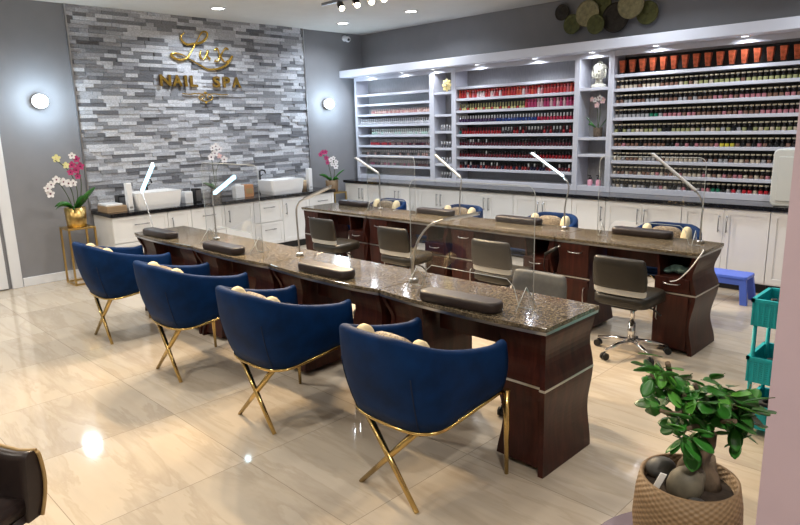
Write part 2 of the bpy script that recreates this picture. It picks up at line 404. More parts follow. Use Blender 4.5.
# sconces
for y, z, lab in ((2.37, 2.06, 'glowing round wall light left of the stone wall'), (6.50, 2.05, 'glowing round wall light right of the stone wall')):
    t_ = thing('wall_sconce', lab, 'wall light', (WX, y, z), group='round wall lights')
    B('steel').lathe([(.075, 0), (.075, .02), (.055, .028), (.0, .028)], 24, Matrix.Rotation(PI/2, 4, 'Y')).build('backplate', t_)
    B('globe').ell((.080, 0, 0), .07, .086, .08, 20, 12).build('globe', t_)
    L = bpy.data.lights.new('lamp_light', 'POINT'); L.energy = 14; L.color = (.66, .85, 1); L.shadow_soft_size = .09
    o = bpy.data.objects.new('lamp_light', L); col.objects.link(o); o.location = (WX+.24, y, z)
# track light
def track(x0, y0, lab, heads, aim, pw):
    t_ = thing('track_light', lab, 'track light', (x0, y0, CZ), group='black ceiling track lights')
    B('darksteel').box(-.52, .66, -.018, .018, -.09, -.06).build('rail', t_, bevel=.003)
    for mx_ in (-.1, .4): B('black').cyl((mx_, 0, -.06), (mx_, 0, -.001), .03).build('mount', t_)
    for x in heads:
        d_ = (Vector(aim)-Vector((x0+x, y0, CZ-.12))).normalized(); p0 = Vector((x, 0, -.115))
        hd = B('black').cyl((x, 0, -.0905), (x, 0, -.12), .008).cyl(p0-d_*.01, p0+d_*.085, .036, .038, 16).build('spot_head', t_)
        B('warmlens').cyl(p0+d_*.0855, p0+d_*.09, .031, n=16).build('spot_lens', hd)
        L = bpy.data.lights.new('lamp_light', 'SPOT'); L.energy = pw; L.color = (1, .74, .44); L.spot_size = math.radians(115); L.spot_blend = .8; L.shadow_soft_size = .035
        o = bpy.data.objects.new('lamp_light', L); col.objects.link(o); o.location = Vector((x0, y0, CZ))+p0+d_*.10; o.rotation_euler = d_.to_track_quat('-Z', 'Y').to_euler()
track(-5.5, 4.88, 'black ceiling track light with four lit spot heads', (-.21, .05, .28, .47), (-2.4, 3.3, 0), 150)
track(-5.4, 2.95, 'black ceiling track light above the near desk row, outside the upper edge of the photo', (-.21, .20, .47), (-2.0, 2.0, 0), 120)

# dome camera
t_ = thing('security_camera', 'small white dome camera high on the wall in the corner', 'camera', (WX, 6.93, 3.06))
B('trimwhite').lathe([(.045, 0), (.045, .03), (.0, .03)], 20, Matrix.Rotation(PI/2, 4, 'Y')).cyl((.02, 0, 0), (.08, 0, -.01), .028).build('mount', t_)
B('trimwhite').ell((.09, 0, -.02), .045, .045, .045).build('camera_body', t_)
B('black').ell((.12, -.012, -.03), .022, .022, .022).build('camera_lens', t_)

# wall sculpture
t_ = thing('wall_sculpture', 'cluster of overlapping olive and bronze metal discs on the back wall', 'wall art', (-3.8, WY, 2.9))
dd = [(-4.338, 2.989, .095, 'disc_dark', .03), (-4.188, 2.833, .115, 'disc_olive', .045), (-3.976, 2.925, .15, 'disc_pale', .07), (-3.855, 2.787, .11, 'disc_olive', .09), (-3.821, 3.0, .13, 'disc_olive', .045), (-3.628, 2.836, .165, 'disc_dark', .06), (-3.438, 2.95, .155, 'disc_pale', .085), (-3.26, 2.841, .125, 'disc_olive', .05)]
for x, z, r, mt, dp in dd:
    q = B(mt); prof = [(0, 0), (r, .02), (r, .028)]
    prof += [(r*(1-k/8), .024-.012*(1-(k/8-.0)**1)+(.004 if k % 2 else 0)) for k in range(1, 8)] + [(0, .012)]
    q.lathe(prof, 28); o = q.build('metal_disc', t_, loc=(x+3.8, -dp, z-2.9), rot=(PI/2, 0, 0))
q = B('disc_dark')
for x, z, r, mt, dp in dd: q.cyl((x+3.8, -dp-.001, z-2.9), (x+3.8, 0, z-2.9), .008, n=8)
for a, b_ in zip(dd, dd[1:]): q.tube([(a[0]+3.8, -.012, a[1]-2.9), (b_[0]+3.8, -.012, b_[1]-2.9)], .006, 6)
q.build('wire_frame', t_)

# ------------------------------------------------------------------ cabinet helper
def front(q, x0, x1, z0, z1, y, fr=.055):
    """shaker door face at plane y facing -y"""
    q.box(x0, x1, y, y+.012, z0, z1)
    for b in ((x0, x0+fr, z0, z1), (x1-fr, x1, z0, z1), (x0+fr, x1-fr, z0, z0+fr), (x0+fr, x1-fr, z1-fr, z1)):
        q.box(b[0], b[1], y-.007, y, b[2], b[3])
def vhandle(par, x, y, z0, z1, mt='darksteel'):
    return B(mt).cyl((x, y-.03, z0), (x, y-.03, z1), .006, n=8).cyl((x, y-.03, z0+.015), (x, y+.001, z0+.015), .005, n=8).cyl((x, y-.03, z1-.015), (x, y+.001, z1-.015), .005, n=8).build('handle', par)
def hhandle(par, x0, x1, y, z, mt='darksteel'):
    return B(mt).cyl((x0, y-.03, z), (x1, y-.03, z), .006, n=8).cyl((x0+.015, y-.03, z), (x0+.015, y+.001, z), .005, n=8).cyl((x1-.015, y-.03, z), (x1-.015, y+.001, z), .005, n=8).build('handle', par)

# base cabinets under the shelves
CY = 6.65
cabs = [(-7.84, -7.06, 2), (-7.06, -6.24, 2), (-6.24, -5.42, 2), (-5.42, -4.60, 2), (-4.60, -3.78, 2), (-3.78, -3.36, 1), (-3.36, -2.52, 2), (-2.52, -1.70, 2), (-1.70, -.92, 2)]
where = ['leftmost, at the wall end of the shelf counter', 'under the right part of the left polish bay', 'below the narrow niche with the yellow ornament', 'below the left half of the red polish bay', 'below the right half of the red polish bay', 'single-door one below the head statue niche', 'below the left end of the long right bay', 'right of the single-door pair, behind the blue step stool', 'rightmost, partly hidden by the pink partition']
for (x0, x1, n_), w_ in zip(cabs, where):
    c_ = (x0+x1)/2; t_ = thing('base_cabinet', 'white shaker base cabinet, ' + w_, 'cabinet', (c_, CY, 0), group='base cabinets under the polish shelves')
    a, b_ = x0-c_+.001, x1-c_-.001
    B('cabwhite').box(a, b_, .014, WY-CY-.012, .10, .82).build('body', t_)
    B('black').box(a, b_, .06, .5, 0, .099).build('toe_kick', t_)
    if n_ == 2:
        for sd in (-1, 1):
            q = B('cabwhite'); p, r = (a+.003, -.002) if sd < 0 else (.002, b_-.003)
            front(q, p, r, .115, .81, 0); dr = q.build('door', t_); vhandle(dr, sd*.038, -.007, .58, .75)
    else:
        q = B('cabwhite'); front(q, a+.003, b_-.003, .115, .81, 0); dr = q.build('door', t_); vhandle(dr, b_-.04, -.007, .58, .75)
tag(bx('countertop', 'black_stone', (-7.86, -.9, CY-.03, WY-.001, .8205, .861), bevel=.003), 'long black stone countertop below the polish shelves', 'countertop')

# left wall cabinets, built facing -y then turned to face +x (local x -> world y)
BX = -7.48
def rot_thing(name, lab, cat, y, grp): return thing(name, lab, cat, (BX, y, 0), PI/2, grp)
lc = [(2.80, 3.47, 'D', 'left end, next to the gold orchid stand'), (3.47, 3.78, 'T', 'narrow one under the left sink'), (3.78, 4.25, 'D', 'behind the lit lamp and screen'), (4.25, 4.69, 'T', 'with one plain panel, left of the stacked drawers'), (4.69, 5.16, 'D', 'under the left part of the right sink'), (5.16, 5.63, 'T', 'with a tall door under the right sink'), (5.63, 6.10, 'D', 'right end, beside the right orchid stand')]
for y0, y1, k, w_ in lc:
    c_ = (y0+y1)/2; t_ = rot_thing('base_cabinet', 'white cabinet along the stone wall, ' + w_, 'cabinet', c_, 'white cabinets along the stone wall')
    a, b_ = y0-c_+.001, y1-c_-.001
    B('cabwhite').box(a, b_, .014, .56, .10, .74).build('body', t_)
    B('black').box(a, b_, .06, .5, 0, .099).build('toe_kick', t_)
    if k == 'D':
        for z0, z1 in ((.115, .42), (.43, .73)):
            q = B('cabwhite'); front(q, a+.003, b_-.003, z0, z1, 0, .04); dr = q.build('drawer', t_); hhandle(dr, -.09, .09, -.007, z1-.10)
    else:
        q = B('cabwhite'); front(q, a+.003, b_-.003, .115, .73, 0, .05); dr = q.build('door', t_); vhandle(dr, a+.05, -.007, .50, .66)
tag(bx('countertop', 'black_stone', (WX+.001, BX+.03, 2.78, 6.12, .7405, .782), bevel=.003), 'black countertop on the white cabinets along the stone wall', 'countertop')

# things on the left counter ------------------------------------------------
CT = .782
def sink(y0, y1, lab):
    c_ = (y0+y1)/2; w = (y1-y0)/2; t_ = thing('vessel_sink', lab, 'sink', (-7.70, c_, CT), group='white sinks')
    q = B('ceramic'); rs = []
    for sc, z in ((.88, 0), (.93, .05), (1, .20), (.96, .20), (.86, .06), (.3, .04)):
        rs.append([(a, b, z) for a, b in rrect(-.19*sc, .19*sc, -w*sc, w*sc, .03*sc)])
    q.loft(rs, sm=False); q.build('basin', t_); B('steel').lathe([(0, .041), (.02, .041), (.02, .045), (0, .045)]).build('drain', t_)
    return t_
sink(3.13, 3.71, 'white rectangular sink by the lit lamp at left')
sink(5.03, 5.60, 'white rectangular sink at the right end of the counter')
def faucet(y, lab):
    t_ = thing('faucet', lab, 'faucet', (-7.93, y, CT))
    B('black').cyl((0, 0, 0), (0, 0, .33), .014).build('body', t_)
    B('black').tube([(0, 0, .31), (.05, 0, .335), (.13, 0, .33), (.15, 0, .29)], .010).build('spout', t_)
    B('black').tube([(0, .012, .25), (0, .05, .27)], .006).build('lever', t_)
faucet(5.12, 'black tap rising behind the right sink'); faucet(3.45, 'black tap rising behind the left sink')
t_ = thing('tray_box', 'low light wood box with a white lid at the counter end', 'box', (-7.72, 2.90, CT))
B('lightwood').box(-.15, .15, -.10, .13, 0, .075).build('body', t_, bevel=.004)
B('ceramic').box(-.13, .13, -.10, .09, .0755, .10).build('lid', t_, bevel=.006)
def roll(y, h, x, lab):
    t_ = thing('towel_dispenser', lab, 'dispenser', (x, y, CT), group='tall white dispensers')
    B('ceramic').box(-.04, .04, -.032, .032, 0, h).build('body', t_, bevel=.008); B('steel').box(.0405, .042, -.02, .02, .03, .05).build('slot', t_)
roll(2.985+.1, .33, -7.62, 'tall narrow white dispenser beside the left sink'); roll(5.84, .32, -7.72, 'tall narrow white dispenser near the right orchid')
def blackbox(y, x, w, h, lab):
    t_ = thing('speaker_box', lab, 'box', (x, y, CT), group='small black boxes on the stone wall counter')
    B('black').box(-.06, .06, -w, w, 0, h).build('body', t_, bevel=.006); B('darksteel').box(.0605, .063, -w*.8, w*.8, .02, h-.02).build('face_panel', t_)
blackbox(3.07, -7.86, .04, .17, 'small black box between the white dispenser and left sink'); blackbox(4.00, -7.72, .042, .18, 'small black box near the lit lamp screen')
t_ = thing('tissue_box', 'white small box left of the orange box on the counter', 'box', (-7.68, 4.60, CT)); B('ceramic').box(-.05, .05, -.07, .065, 0, .17).build('body', t_, bevel=.005); B('tagwhite').box(-.02, .02, -.03, .03, .1705, .19).build('tissue', t_)
t_ = thing('orange_box', 'orange brown small box right of the white box', 'box', (-7.68, 4.74, CT)); B('orange').box(-.05, .05, -.07, .07, 0, .17).build('body', t_, bevel=.005); B('tan').box(.0505, .053, -.05, .05, .05, .12).build('front_label', t_)
t_ = thing('tissue_box', 'white box with grey front, left of the black box by the lamp', 'box', (-7.75, 3.88, CT)); B('ceramic').box(-.06, .06, -.055, .055, 0, .15).build('body', t_, bevel=.005); B('shade').box(.0605, .062, -.04, .04, .03, .12).build('front_label', t_)
t_ = thing('round_canister', 'tan round canister right of the right sink', 'canister', (-7.72, 5.73, CT)); B('lightwood').lathe([(.045, 0), (.045, .13), (0, .13)]).build('body', t_); B('cream').lathe([(.047, .131), (.047, .15), (0, .155)]).build('lid', t_)

# ------------------------------------------------------------------ orchids
def petal_flower(q, c, nrm, r, pm, cm):
    nrm = Vector(nrm).normalized(); Mx = Matrix.Translation(Vector(c)) @ nrm.to_track_quat('Z', 'Y').to_matrix().to_4x4()
    q.m(pm)
    for k in range(5):
        a = 2*pi*k/5+.3; wd = .42 if k % 2 else .36
        d_ = Vector((cos(a), sin(a), 0)); s2 = Vector((-sin(a), cos(a), 0))
        ring = []
        for j in range(8):
            u = 2*pi*j/8; p = d_*(r*.52+r*.5*cos(u))+s2*(r*wd*sin(u)); p.z = r*.15*(p.length/r)**2; ring.append(p)
        q.loft([[p for p in ring], [p+Vector((0, 0, -.0025)) for p in ring]], M_=Mx, sm=False)
    q.m(cm).ell(Mx @ Vector((0, 0, r*.12)), r*.2, r*.2, r*.2, 8, 6)
def strap_leaf(q, p0, d, L, w, droop):
    d = Vector(d).normalized(); s2 = (d.cross(Vector((0, 0, 1))).normalized()*.6+Vector((0, 0, .8))*(1 if d.y > 0 else -1)).normalized(); rs = []
    for i in range(9):
        u = i/8; p = Vector(p0)+d*L*u*(.75)+Vector((0, 0, L*(.9*u-droop*u*u))); ww = w*sin(pi*min(1, .12+.86*u))**.7
        rs.append([p-s2*ww, p+Vector((0, 0, -.012*sin(pi*u))), p+s2*ww, p+Vector((0, 0, -.003-.012*sin(pi*u)))])
    q.loft(rs, sm=True)
def orchid(lab, loc, pot, potmat, stems, leaves, rz=0, petr=.042):
    t_ = thing('potted_orchid', lab, 'orchid', loc, rz, None)
    R_, H = pot
    B(potmat).lathe([(R_*.86, 0), (R_*.9, .005), (R_, H), (R_*.94, H), (R_*.92, H-.02), (0, H-.02)], 28).build('pot', t_)
    B('soil').lathe([(0, H-.018), (R_*.9, H-.018), (R_*.5, H-.004), (0, H)], 16).build('potting_mix', t_)
    for d, L, w, dr in leaves:
        q = B('leafdark'); strap_leaf(q, (d[0]*.02, d[1]*.02, H-.01), d, L, w, dr); q.build('leaf', t_)
    for pts, r0, fl in stems:
        B('stem').tube(smooth3(pts), r0, 6).build('stem', t_)
        for p, n_, kind in fl:
            q = MB(); petal_flower(q, p, n_, petr*(.85+.3*random.random()), M['petal'+kind], M['purplec' if kind in ('white', 'pink') else 'cream']); q.build('flower', t_)
    return t_
def smooth3(pts, k=5):
    P = [Vector(p) for p in pts]; out = []
    for i in range(len(P)-1):
        p0, p1, p2, p3 = P[max(i-1, 0)], P[i], P[i+1], P[min(i+2, len(P)-1)]
        for j in range(k):
            u = j/k; out.append(.5*((2*p1)+(p2-p0)*u+(2*p0-5*p1+4*p2-p3)*u*u+(3*p1-p0-3*p2+p3)*u**3))
    out.append(P[-1]); return out
cam_dir = (.9, -.35, .1)
def gold_stand(y, lab, h=.655, x=-7.70):
    t_ = thing('plant_stand', lab, 'plant stand', (x, y, 0), group='square gold plant stands')
    B('brass').box(-.15, .15, -.15, .15, h-.02, h).build('top', t_, bevel=.003)
    for a in (-.139, .139):
        for b_ in (-.139, .139):
            B('brass').box(a-.01, a+.01, b_-.01, b_+.01, .0, h-.0205).build('leg', t_)
    q = B('brass'); q.box(-.128, .128, -.149, -.129, 0, .02); q.box(-.128, .128, .129, .149, 0, .02); q.box(.129, .149, -.128, .128, 0, .02); q.box(-.149, -.129, -.128, .128, 0, .02); q.build('base_frame', t_)
gold_stand(2.50, 'square gold plant stand left of the white cabinets', x=-7.72); gold_stand(6.36, 'square gold plant stand in the corner right of the stone wall', .70, x=-7.80)
orchid('orchid with pink, white and yellow blooms in a brass pot', (-7.72, 2.50, .656), (.115, .22), 'brass',
       [([(0, .02, .2), (0, .05, .4), (.02, 0, .6), (.05, -.10, .72), (.07, -.16, .76)], .005, [((.05, -.05, .70), cam_dir, 'yellow'), ((.06, -.14, .78), cam_dir, 'yellow'), ((.04, .03, .80), cam_dir, 'white')]),
        ([(0, .05, .2), (0, .10, .45), (.02, .09, .65), (.05, .04, .72)], .005, [((.05, .07, .76), cam_dir, 'pink'), ((.06, .01, .70), cam_dir, 'pink'), ((.06, .05, .64), cam_dir, 'pink'), ((.05, .10, .68), cam_dir, 'pink'), ((.05, -.01, .62), cam_dir, 'pink'), ((.05, .06, .57), cam_dir, 'pink')]),
        ([(0, -.02, .2), (0, -.06, .36), (.03, -.14, .50), (.05, -.22, .50), (.05, -.26, .44)], .005, [((.06, -.23, .50), cam_dir, 'white'), ((.06, -.27, .46), cam_dir, 'white'), ((.06, -.25, .40), cam_dir, 'white'), ((.06, -.17, .55), cam_dir, 'white')]),
        ([(0, 0, .2), (.02, -.01, .38), (.03, -.05, .5), (.05, -.10, .54)], .005, [((.06, -.10, .52), cam_dir, 'white'), ((.06, -.05, .50), cam_dir, 'white'), ((.06, .0, .50), cam_dir, 'white')])],
       [((.3, .6, 0), .30, .05, .15), ((.5, .8, 0), .26, .05, .1), ((.3, -1, 0), .28, .035, .85), ((1, -.4, 0), .2, .035, .9), ((.8, .3, 0), .24, .045, .3), ((-.2, -1, 0), .24, .035, .75)])
for (y, z) in ((-.19, .30), (.03, .44)):
    pass
orchid('pink and white orchid in a wicker pot on the stand right of the stone wall', (-7.80, 6.34, .701), (.10, .18), 'basket',
       [([(0, 0, .16), (0, -.03, .34), (.02, -.10, .5), (.04, -.18, .58), (.04, -.24, .56)], .005, [((.05, -.19, .62), cam_dir, 'pink'), ((.05, -.24, .59), cam_dir, 'pink'), ((.05, -.14, .62), cam_dir, 'pink'), ((.05, -.13, .53), cam_dir, 'pink'), ((.05, -.11, .46), cam_dir, 'pink')]),
        ([(0, .03, .16), (0, .06, .3), (.02, .04, .45), (.04, -.02, .52)], .005, [((.05, -.04, .50), cam_dir, 'white'), ((.05, .01, .52), cam_dir, 'white'), ((.05, .06, .46), cam_dir, 'white'), ((.05, .05, .39), cam_dir, 'white'), ((.05, -.02, .43), cam_dir, 'white')])],
       [((.2, 1, 0), .28, .035, .35), ((.5, -.9, 0), .2, .03, .8), ((-.2, -1, 0), .26, .03, .5), ((1, .2, 0), .18, .03, .8)], petr=.04)
orchid('white orchid in a brown pot at the middle of the stone wall counter', (-7.88, 4.38, CT+.001), (.07, .13), 'trunk',
       [([(0, 0, .12), (0, -.02, .4), (.02, -.03, .62), (.04, .04, .70)], .005, [((.05, -.03, .68), cam_dir, 'white'), ((.05, .02, .70), cam_dir, 'white'), ((.05, .07, .66), cam_dir, 'white'), ((.05, .0, .61), cam_dir, 'white'), ((.05, .06, .57), cam_dir, 'blush')]),
        ([(0, .02, .12), (0, .02, .35), (.03, .08, .5), (.04, .14, .52)], .004, [((.05, .13, .52), cam_dir, 'white'), ((.05, -.06, .56), cam_dir, 'white')])],
       [((.2, 1, 0), .22, .03, .6), ((.5, -.9, 0), .22, .03, .6), ((-.2, -1, 0), .2, .03, .4)], petr=.045)

# ------------------------------------------------------------------ shelf bays
SF = 7.03; SD = WY-.004
k_ = 1.0115
bays = [('left polish bay with mostly pale and empty shelves', -7.953, -6.29, [2.186, 2.033, 1.876, 1.716, 1.556, 1.393, 1.237, 1.08], .045),
        ('narrow niche with the yellow ornament', -6.29, -5.873, [2.140, 1.834, 1.597, 1.361, 1.133], .044),
        ('wide central polish bay with red bottles near its top', -5.873, -3.975, [2.189, 2.035, 1.873, 1.711, 1.550, 1.392, 1.236, 1.08], .034),
        ('narrow niche holding the head statue and an orchid', -3.975, -3.548, [2.068, 1.498, 1.302], .033),
        ('wide right polish bay topped with copper holders', -3.548, -1.61, [2.193, 2.037, 1.877, 1.717, 1.552, 1.393, 1.232, 1.075], .034)]
BASEZ = .925
for lab, x0, x1, zs, pw in bays:
    c_ = (x0+x1)/2; t_ = thing('display_shelf_unit', 'white built-in ' + lab, 'shelf unit', (c_, SF, .8615), group='white built-in display bays')
    a, b_ = x0-c_, x1-c_; D = SD-SF; zz = lambda z: z-.8615
    B('backgrey').box(a+pw, b_-pw, D-.012, D, .001, zz(2.452)).build('back_panel', t_)
    for u, v in ((a+.0005, a+pw), (b_-pw, b_-.0005)): B('white').box(u, v, -.012, D, 0, zz(2.453)).build('side_panel', t_, bevel=.002)
    B('white').box(a+pw+.0005, b_-pw-.0005, 0, D-.0165, 0, zz(BASEZ)).build('plinth', t_, bevel=.002)
    B('white').box(a+pw+.0005, b_-pw-.0005, -.006, .02, zz(2.395), zz(2.453)).build('header', t_, bevel=.002)
    for z in zs: B('white').box(a+pw+.0005, b_-pw-.0005, 0, D-.0165, zz(z)-.034, zz(z)).build('shelf', t_, bevel=.002)
    if 'central' in lab: B('black').box(a+pw+.001, b_-pw-.001, D-.016, D-.0125, zz(zs[-1]), zz(zs[0])-.03).build('shade_backing', t_)  # added black sheet standing in for the shade behind the bottle rows
    if 'copper' in lab: B('black').box(a+pw+.001, b_-pw-.001, D-.016, D-.0125, zz(BASEZ), zz(2.39)).build('shade_backing', t_)  # black sheet here too, painting the shadowed gap above and behind the bottles

# ------------------------------------------------------------------ bottles
def bottle_mesh(body, cap, r=.016, h1=.045, h=.088, square=False, capr=.0095, label=None):
    q = MB().m(body); n = 10
    prof = [(r*.9, 0), (r, .004), (r, h1*.8), (r*.6, h1), (capr*.8, h1+.003)]
    q.lathe(prof, n)
    q.m(cap).lathe([(capr*1.1, h1+.003), (capr, h-.002), (capr*.6, h)], n)
    if label: q.m(label).lathe([(r*1.02, h1*.25), (r*1.02, h1*.65)], n)
    bmesh.ops.recalc_face_normals(q.bm, faces=q.bm.faces[:])
    me = bpy.data.meshes.new('bottle'); q.bm.to_mesh(me); q.bm.free()
    for mt in q.mats: me.materials.append(mt)
    return me
BLK = pol((.012, .010, .012)); WHT = pol((.75, .75, .75)); SIL = pol((.42, .42, .45)); BEI = pol((.78, .71, .55)); CLR = pol((.55, .58, .58))
def place(name, me, x, y, z, lab, cat, grp):
    o = bpy.data.objects.new(name, me); col.objects.link(o); o.location = (x, y, z); o.rotation_euler = (0, 0, random.random()*.6)
    return tag(o, lab, cat, grp)
ordn = ['top', 'second', 'third', 'fourth', 'fifth', 'sixth', 'seventh', 'bottom']
# right bay: gel bottles, beige lids on black collars
def gel_mesh(rgb):
    q = MB().m(pol(rgb)); q.lathe([(.019, 0), (.020, .003), (.020, .030), (.0195, .034)], 10)
    q.m(BLK).lathe([(.011, .034), (.016, .060), (.017, .076)], 10); q.m(BEI).lathe([(.020, .076), (.020, .088), (.018, .090)], 10)
    bmesh.ops.recalc_face_normals(q.bm, faces=q.bm.faces[:])
    me = bpy.data.meshes.new('gel_bottle'); q.bm.to_mesh(me); q.bm.free()
    for mt in q.mats: me.materials.append(mt)
    return me
gelc = {n_: gel_mesh(c_) for n_, c_ in {'beige': (.50, .42, .32), 'brown': (.20, .11, .08), 'olive': (.30, .30, .14), 'pink': (.42, .17, .19), 'grey': (.34, .33, .33), 'black': (.02, .02, .02), 'red': (.45, .02, .03), 'green': (.02, .16, .09), 'yellow': (.5, .42, .05)}.items()}
x0, x1 = -3.548+.06, -1.61-.06
rows = [2.037, 1.877, 1.717, 1.552, 1.393, 1.232, 1.075, BASEZ]
for ri, z in enumerate(rows):
    for i in range(37):
        u = i/36; r_ = random.random()
        if ri == 0: c_ = 'olive' if u > .3 and r_ < .6 else ('beige' if r_ < .7 else 'brown')
        elif ri == 1: c_ = 'pink' if u > .5 and r_ < .55 else ('grey' if r_ < .6 else 'brown')
        elif ri == 2: c_ = 'green' if .22 < u < .27 else ('grey' if u < .3 else ('pink' if r_ < .5 else 'brown'))
        elif ri == 3: c_ = random.choice(['grey', 'black', 'olive', 'beige'])
        elif ri == 4: c_ = 'yellow' if .62 < u < .72 else ('brown' if r_ < .5 else 'pink' if r_ < .7 else 'black')
        elif ri == 5: c_ = random.choice(['beige', 'brown', 'grey'])
        elif ri == 6: c_ = random.choice(['pink', 'beige', 'brown', 'beige'])
        else: c_ = 'green' if .60 < u < .66 else ('red' if .72 < u < .92 and i % 3 else random.choice(['beige', 'pink', 'black', 'grey']))
        place('gel_polish_bottle', gelc[c_], x0+(x1-x0)*u, SF+.05, z+.0006, '%s gel polish bottle with a beige lid, %s bottle row of the right bay' % (c_, ordn[ri]), 'bottle', 'gel polish bottles, %s row of the right bay' % ordn[ri])
# copper flared holders
pr_me = None
for i in range(16):
    x = -3.455+i*.1155
    q = B('copper'); q.loft([[(a, b, .018) for a, b in rrect(-.020, .020, -.02, .02, .006, 2)], [(a, b, .15) for a, b in rrect(-.035, .035, -.026, .026, .006, 2)], [(a, b, .15) for a, b in rrect(-.031, .031, -.022, .022, .006, 2)], [(a, b, .04) for a, b in rrect(-.016, .016, -.016, .016, .006, 2)]], sm=False)
    if i == 0:
        pt = thing('copper_display_holder', 'x', 'display holder', (x, SF+.07, 2.1935)); q.build('flared_body', pt); B('black').box(-.026, .026, -.021, .021, 0, .0178).build('base', pt); o = pt
    else: q.bm.free(); o = dup(pt, (x, SF+.07, 2.1935))
    e = 'leftmost' if i == 0 else 'rightmost' if i == 15 else ('left half' if i < 8 else 'right half')
    o['label'] = 'flared copper display holder, right bay top shelf, ' + (e if i in (0, 15) else e + ' of the row'); o['group'] = 'copper holders on the top shelf, ' + ('end' if i in (0, 15) else e)
# centre bay: nail polish bottles, individually
x0, x1 = -5.873+.07, -3.975-.06
names = {}
def npb(key, body, cap, **k):
    if key not in names: names[key] = bottle_mesh(pol(body), pol(cap), **k)
    return names[key]
cr = [2.035, 1.873, 1.711, 1.550, 1.392, 1.236, 1.08]
for ri, z in enumerate(cr):
    for i in range(40):
        u = i/39; r_ = random.random(); kw = {}
        if ri == 0:
            c_ = ['red', 'red', 'orange red', 'white', 'pink'][min(4, int(r_*5))]
            body = {'red': (.42, .03, .035), 'orange red': (.48, .07, .04), 'white': (.6, .48, .48), 'pink': (.42, .12, .14)}[c_]; cap = body if c_ != 'white' else (.55, .05, .05); kw = dict(r=.021, h1=.075, h=.112, capr=.016)
        elif ri == 1:
            if u < .6: c_ = 'yellow' if i % 3 else 'red'; body = (.55, .5, .22) if c_ == 'yellow' else (.45, .06, .05); cap = (.30, .28, .14); kw = dict(h1=.03)
            else: c_ = ['hot pink', 'red', 'pale pink'][min(2, int(r_*3))]; body = {'hot pink': (.36, .04, .12), 'red': (.38, .03, .05), 'pale pink': (.5, .33, .36)}[c_]; cap = body; kw = dict(r=.021, h1=.075, h=.108, capr=.016)
        elif ri == 2:
            c_ = 'purple' if u < .35 else 'navy' if u < .7 else 'red'; body = {'purple': (.06, .03, .09), 'navy': (.015, .04, .18), 'red': (.35, .015, .05)}[c_]; cap = (.6, .6, .62)
        elif ri == 3:
            c_ = 'teal' if i == 0 else 'red' if u < .35 or r_ < .3 else 'black'; body = {'teal': (0, .12, .12), 'red': (.28, .01, .015), 'black': (.02, .01, .015)}[c_]; cap = (.5, .5, .5) if (u > .35 and r_ > .35) else (.1, .01, .015)
        elif ri == 4:
            c_ = 'white capped' if i in (4, 5, 7, 10) else 'black'; body = (.08, .01, .02); cap = (.6, .6, .6) if c_ != 'black' else (.012, .01, .012)
        elif ri == 5:
            c_ = 'red' if u > .7 else ('white capped' if r_ < .18 else 'black'); body = (.25, .01, .015) if c_ == 'red' else (.12, .012, .02); cap = (.6, .6, .55) if c_ == 'white capped' else (.012, .01, .012)
        else:
            c_ = 'white capped' if r_ < .3 else 'black'; body = random.choice([(.1, .02, .03), (.02, .02, .05), (.3, .04, .04)]); cap = (.65, .65, .65) if c_ != 'black' else (.012, .01, .012)
        me = npb((body, cap, tuple(kw.items())), body, cap, **kw)
        place('nail_polish_bottle', me, x0+(x1-x0)*u, SF+.05, z+.0006, '%s nail polish bottle, %s bottle row of the wide central bay' % (c_, ordn[ri]), 'bottle', 'nail polish bottles, %s row of the central bay' % ordn[ri])
# narrow niche: white capped bottles
for ri, (z, n_) in enumerate(((1.597, 5), (1.361, 5), (1.133, 5), (BASEZ, 5))):
    for i in range(n_):
        place('nail_polish_bottle', npb('niche%d' % (ri % 2), (.10, .10, .11) if ri % 2 else (.3, .3, .32), (.75, .75, .78)), -6.18+i*.05+.03, SF+.05, z+.0006, 'white capped nail polish bottle in the narrow niche, %s compartment with bottles' % ordn[ri], 'bottle', 'white capped bottles in the narrow niche, %s' % ordn[ri])
# left bay: the rest of the polish bottles, one uncountable lot
q = MB(); x0, x1 = -7.953+.08, -6.29-.07
la = [(1.876, .16, [(.55, .33, .30), (.5, .25, .25), (.6, .42, .38)], (.6, .45, .42)), (1.716, 0, [(.5, .5, .53), (.45, .46, .48), (.58, .57, .6)], (.6, .6, .63)),
      (1.556, .15, [(.42, .55, .50), (.5, .56, .54), (.5, .5, .5)], (.62, .66, .64)), (1.393, .12, [(.34, .04, .05), (.12, .03, .05), (.05, .02, .03), (.2, .12, .12)], (.36, .33, .33)),
      (1.237, 0, [(.12, .11, .11), (.06, .05, .05), (.35, .22, .2)], (.50, .48, .48)), (1.08, .10, [(.14, .08, .08), (.25, .06, .12), (.06, .05, .06), (.3, .22, .22)], (.42, .40, .40))]
for z, s0, cols, capc in la:
    for i in range(36):
        u = i/35
        if u < s0: continue
        x = x0+(x1-x0)*u; cc = random.choice(cols)
        if z == 1.393: cc = cols[0] if u < .45 and random.random() < .7 else random.choice(cols[1:])
        Mx = Matrix.Translation((x, SF+.05, z+.0006)); h = .088 if z != 1.876 else .07
        q.m(pol(cc)).lathe([(.0145, 0), (.016, .004), (.016, .036), (.009, .045)], 8, Mx); q.m(pol(capc)).lathe([(.0105, .045), (.0095, h-.002), (.006, h)], 8, Mx)
o = q.build('nail_polish_bottles'); o['kind'] = 'stuff'; tag(o, 'six rows of pale, red and pink polish bottles in the left bay', 'bottles')

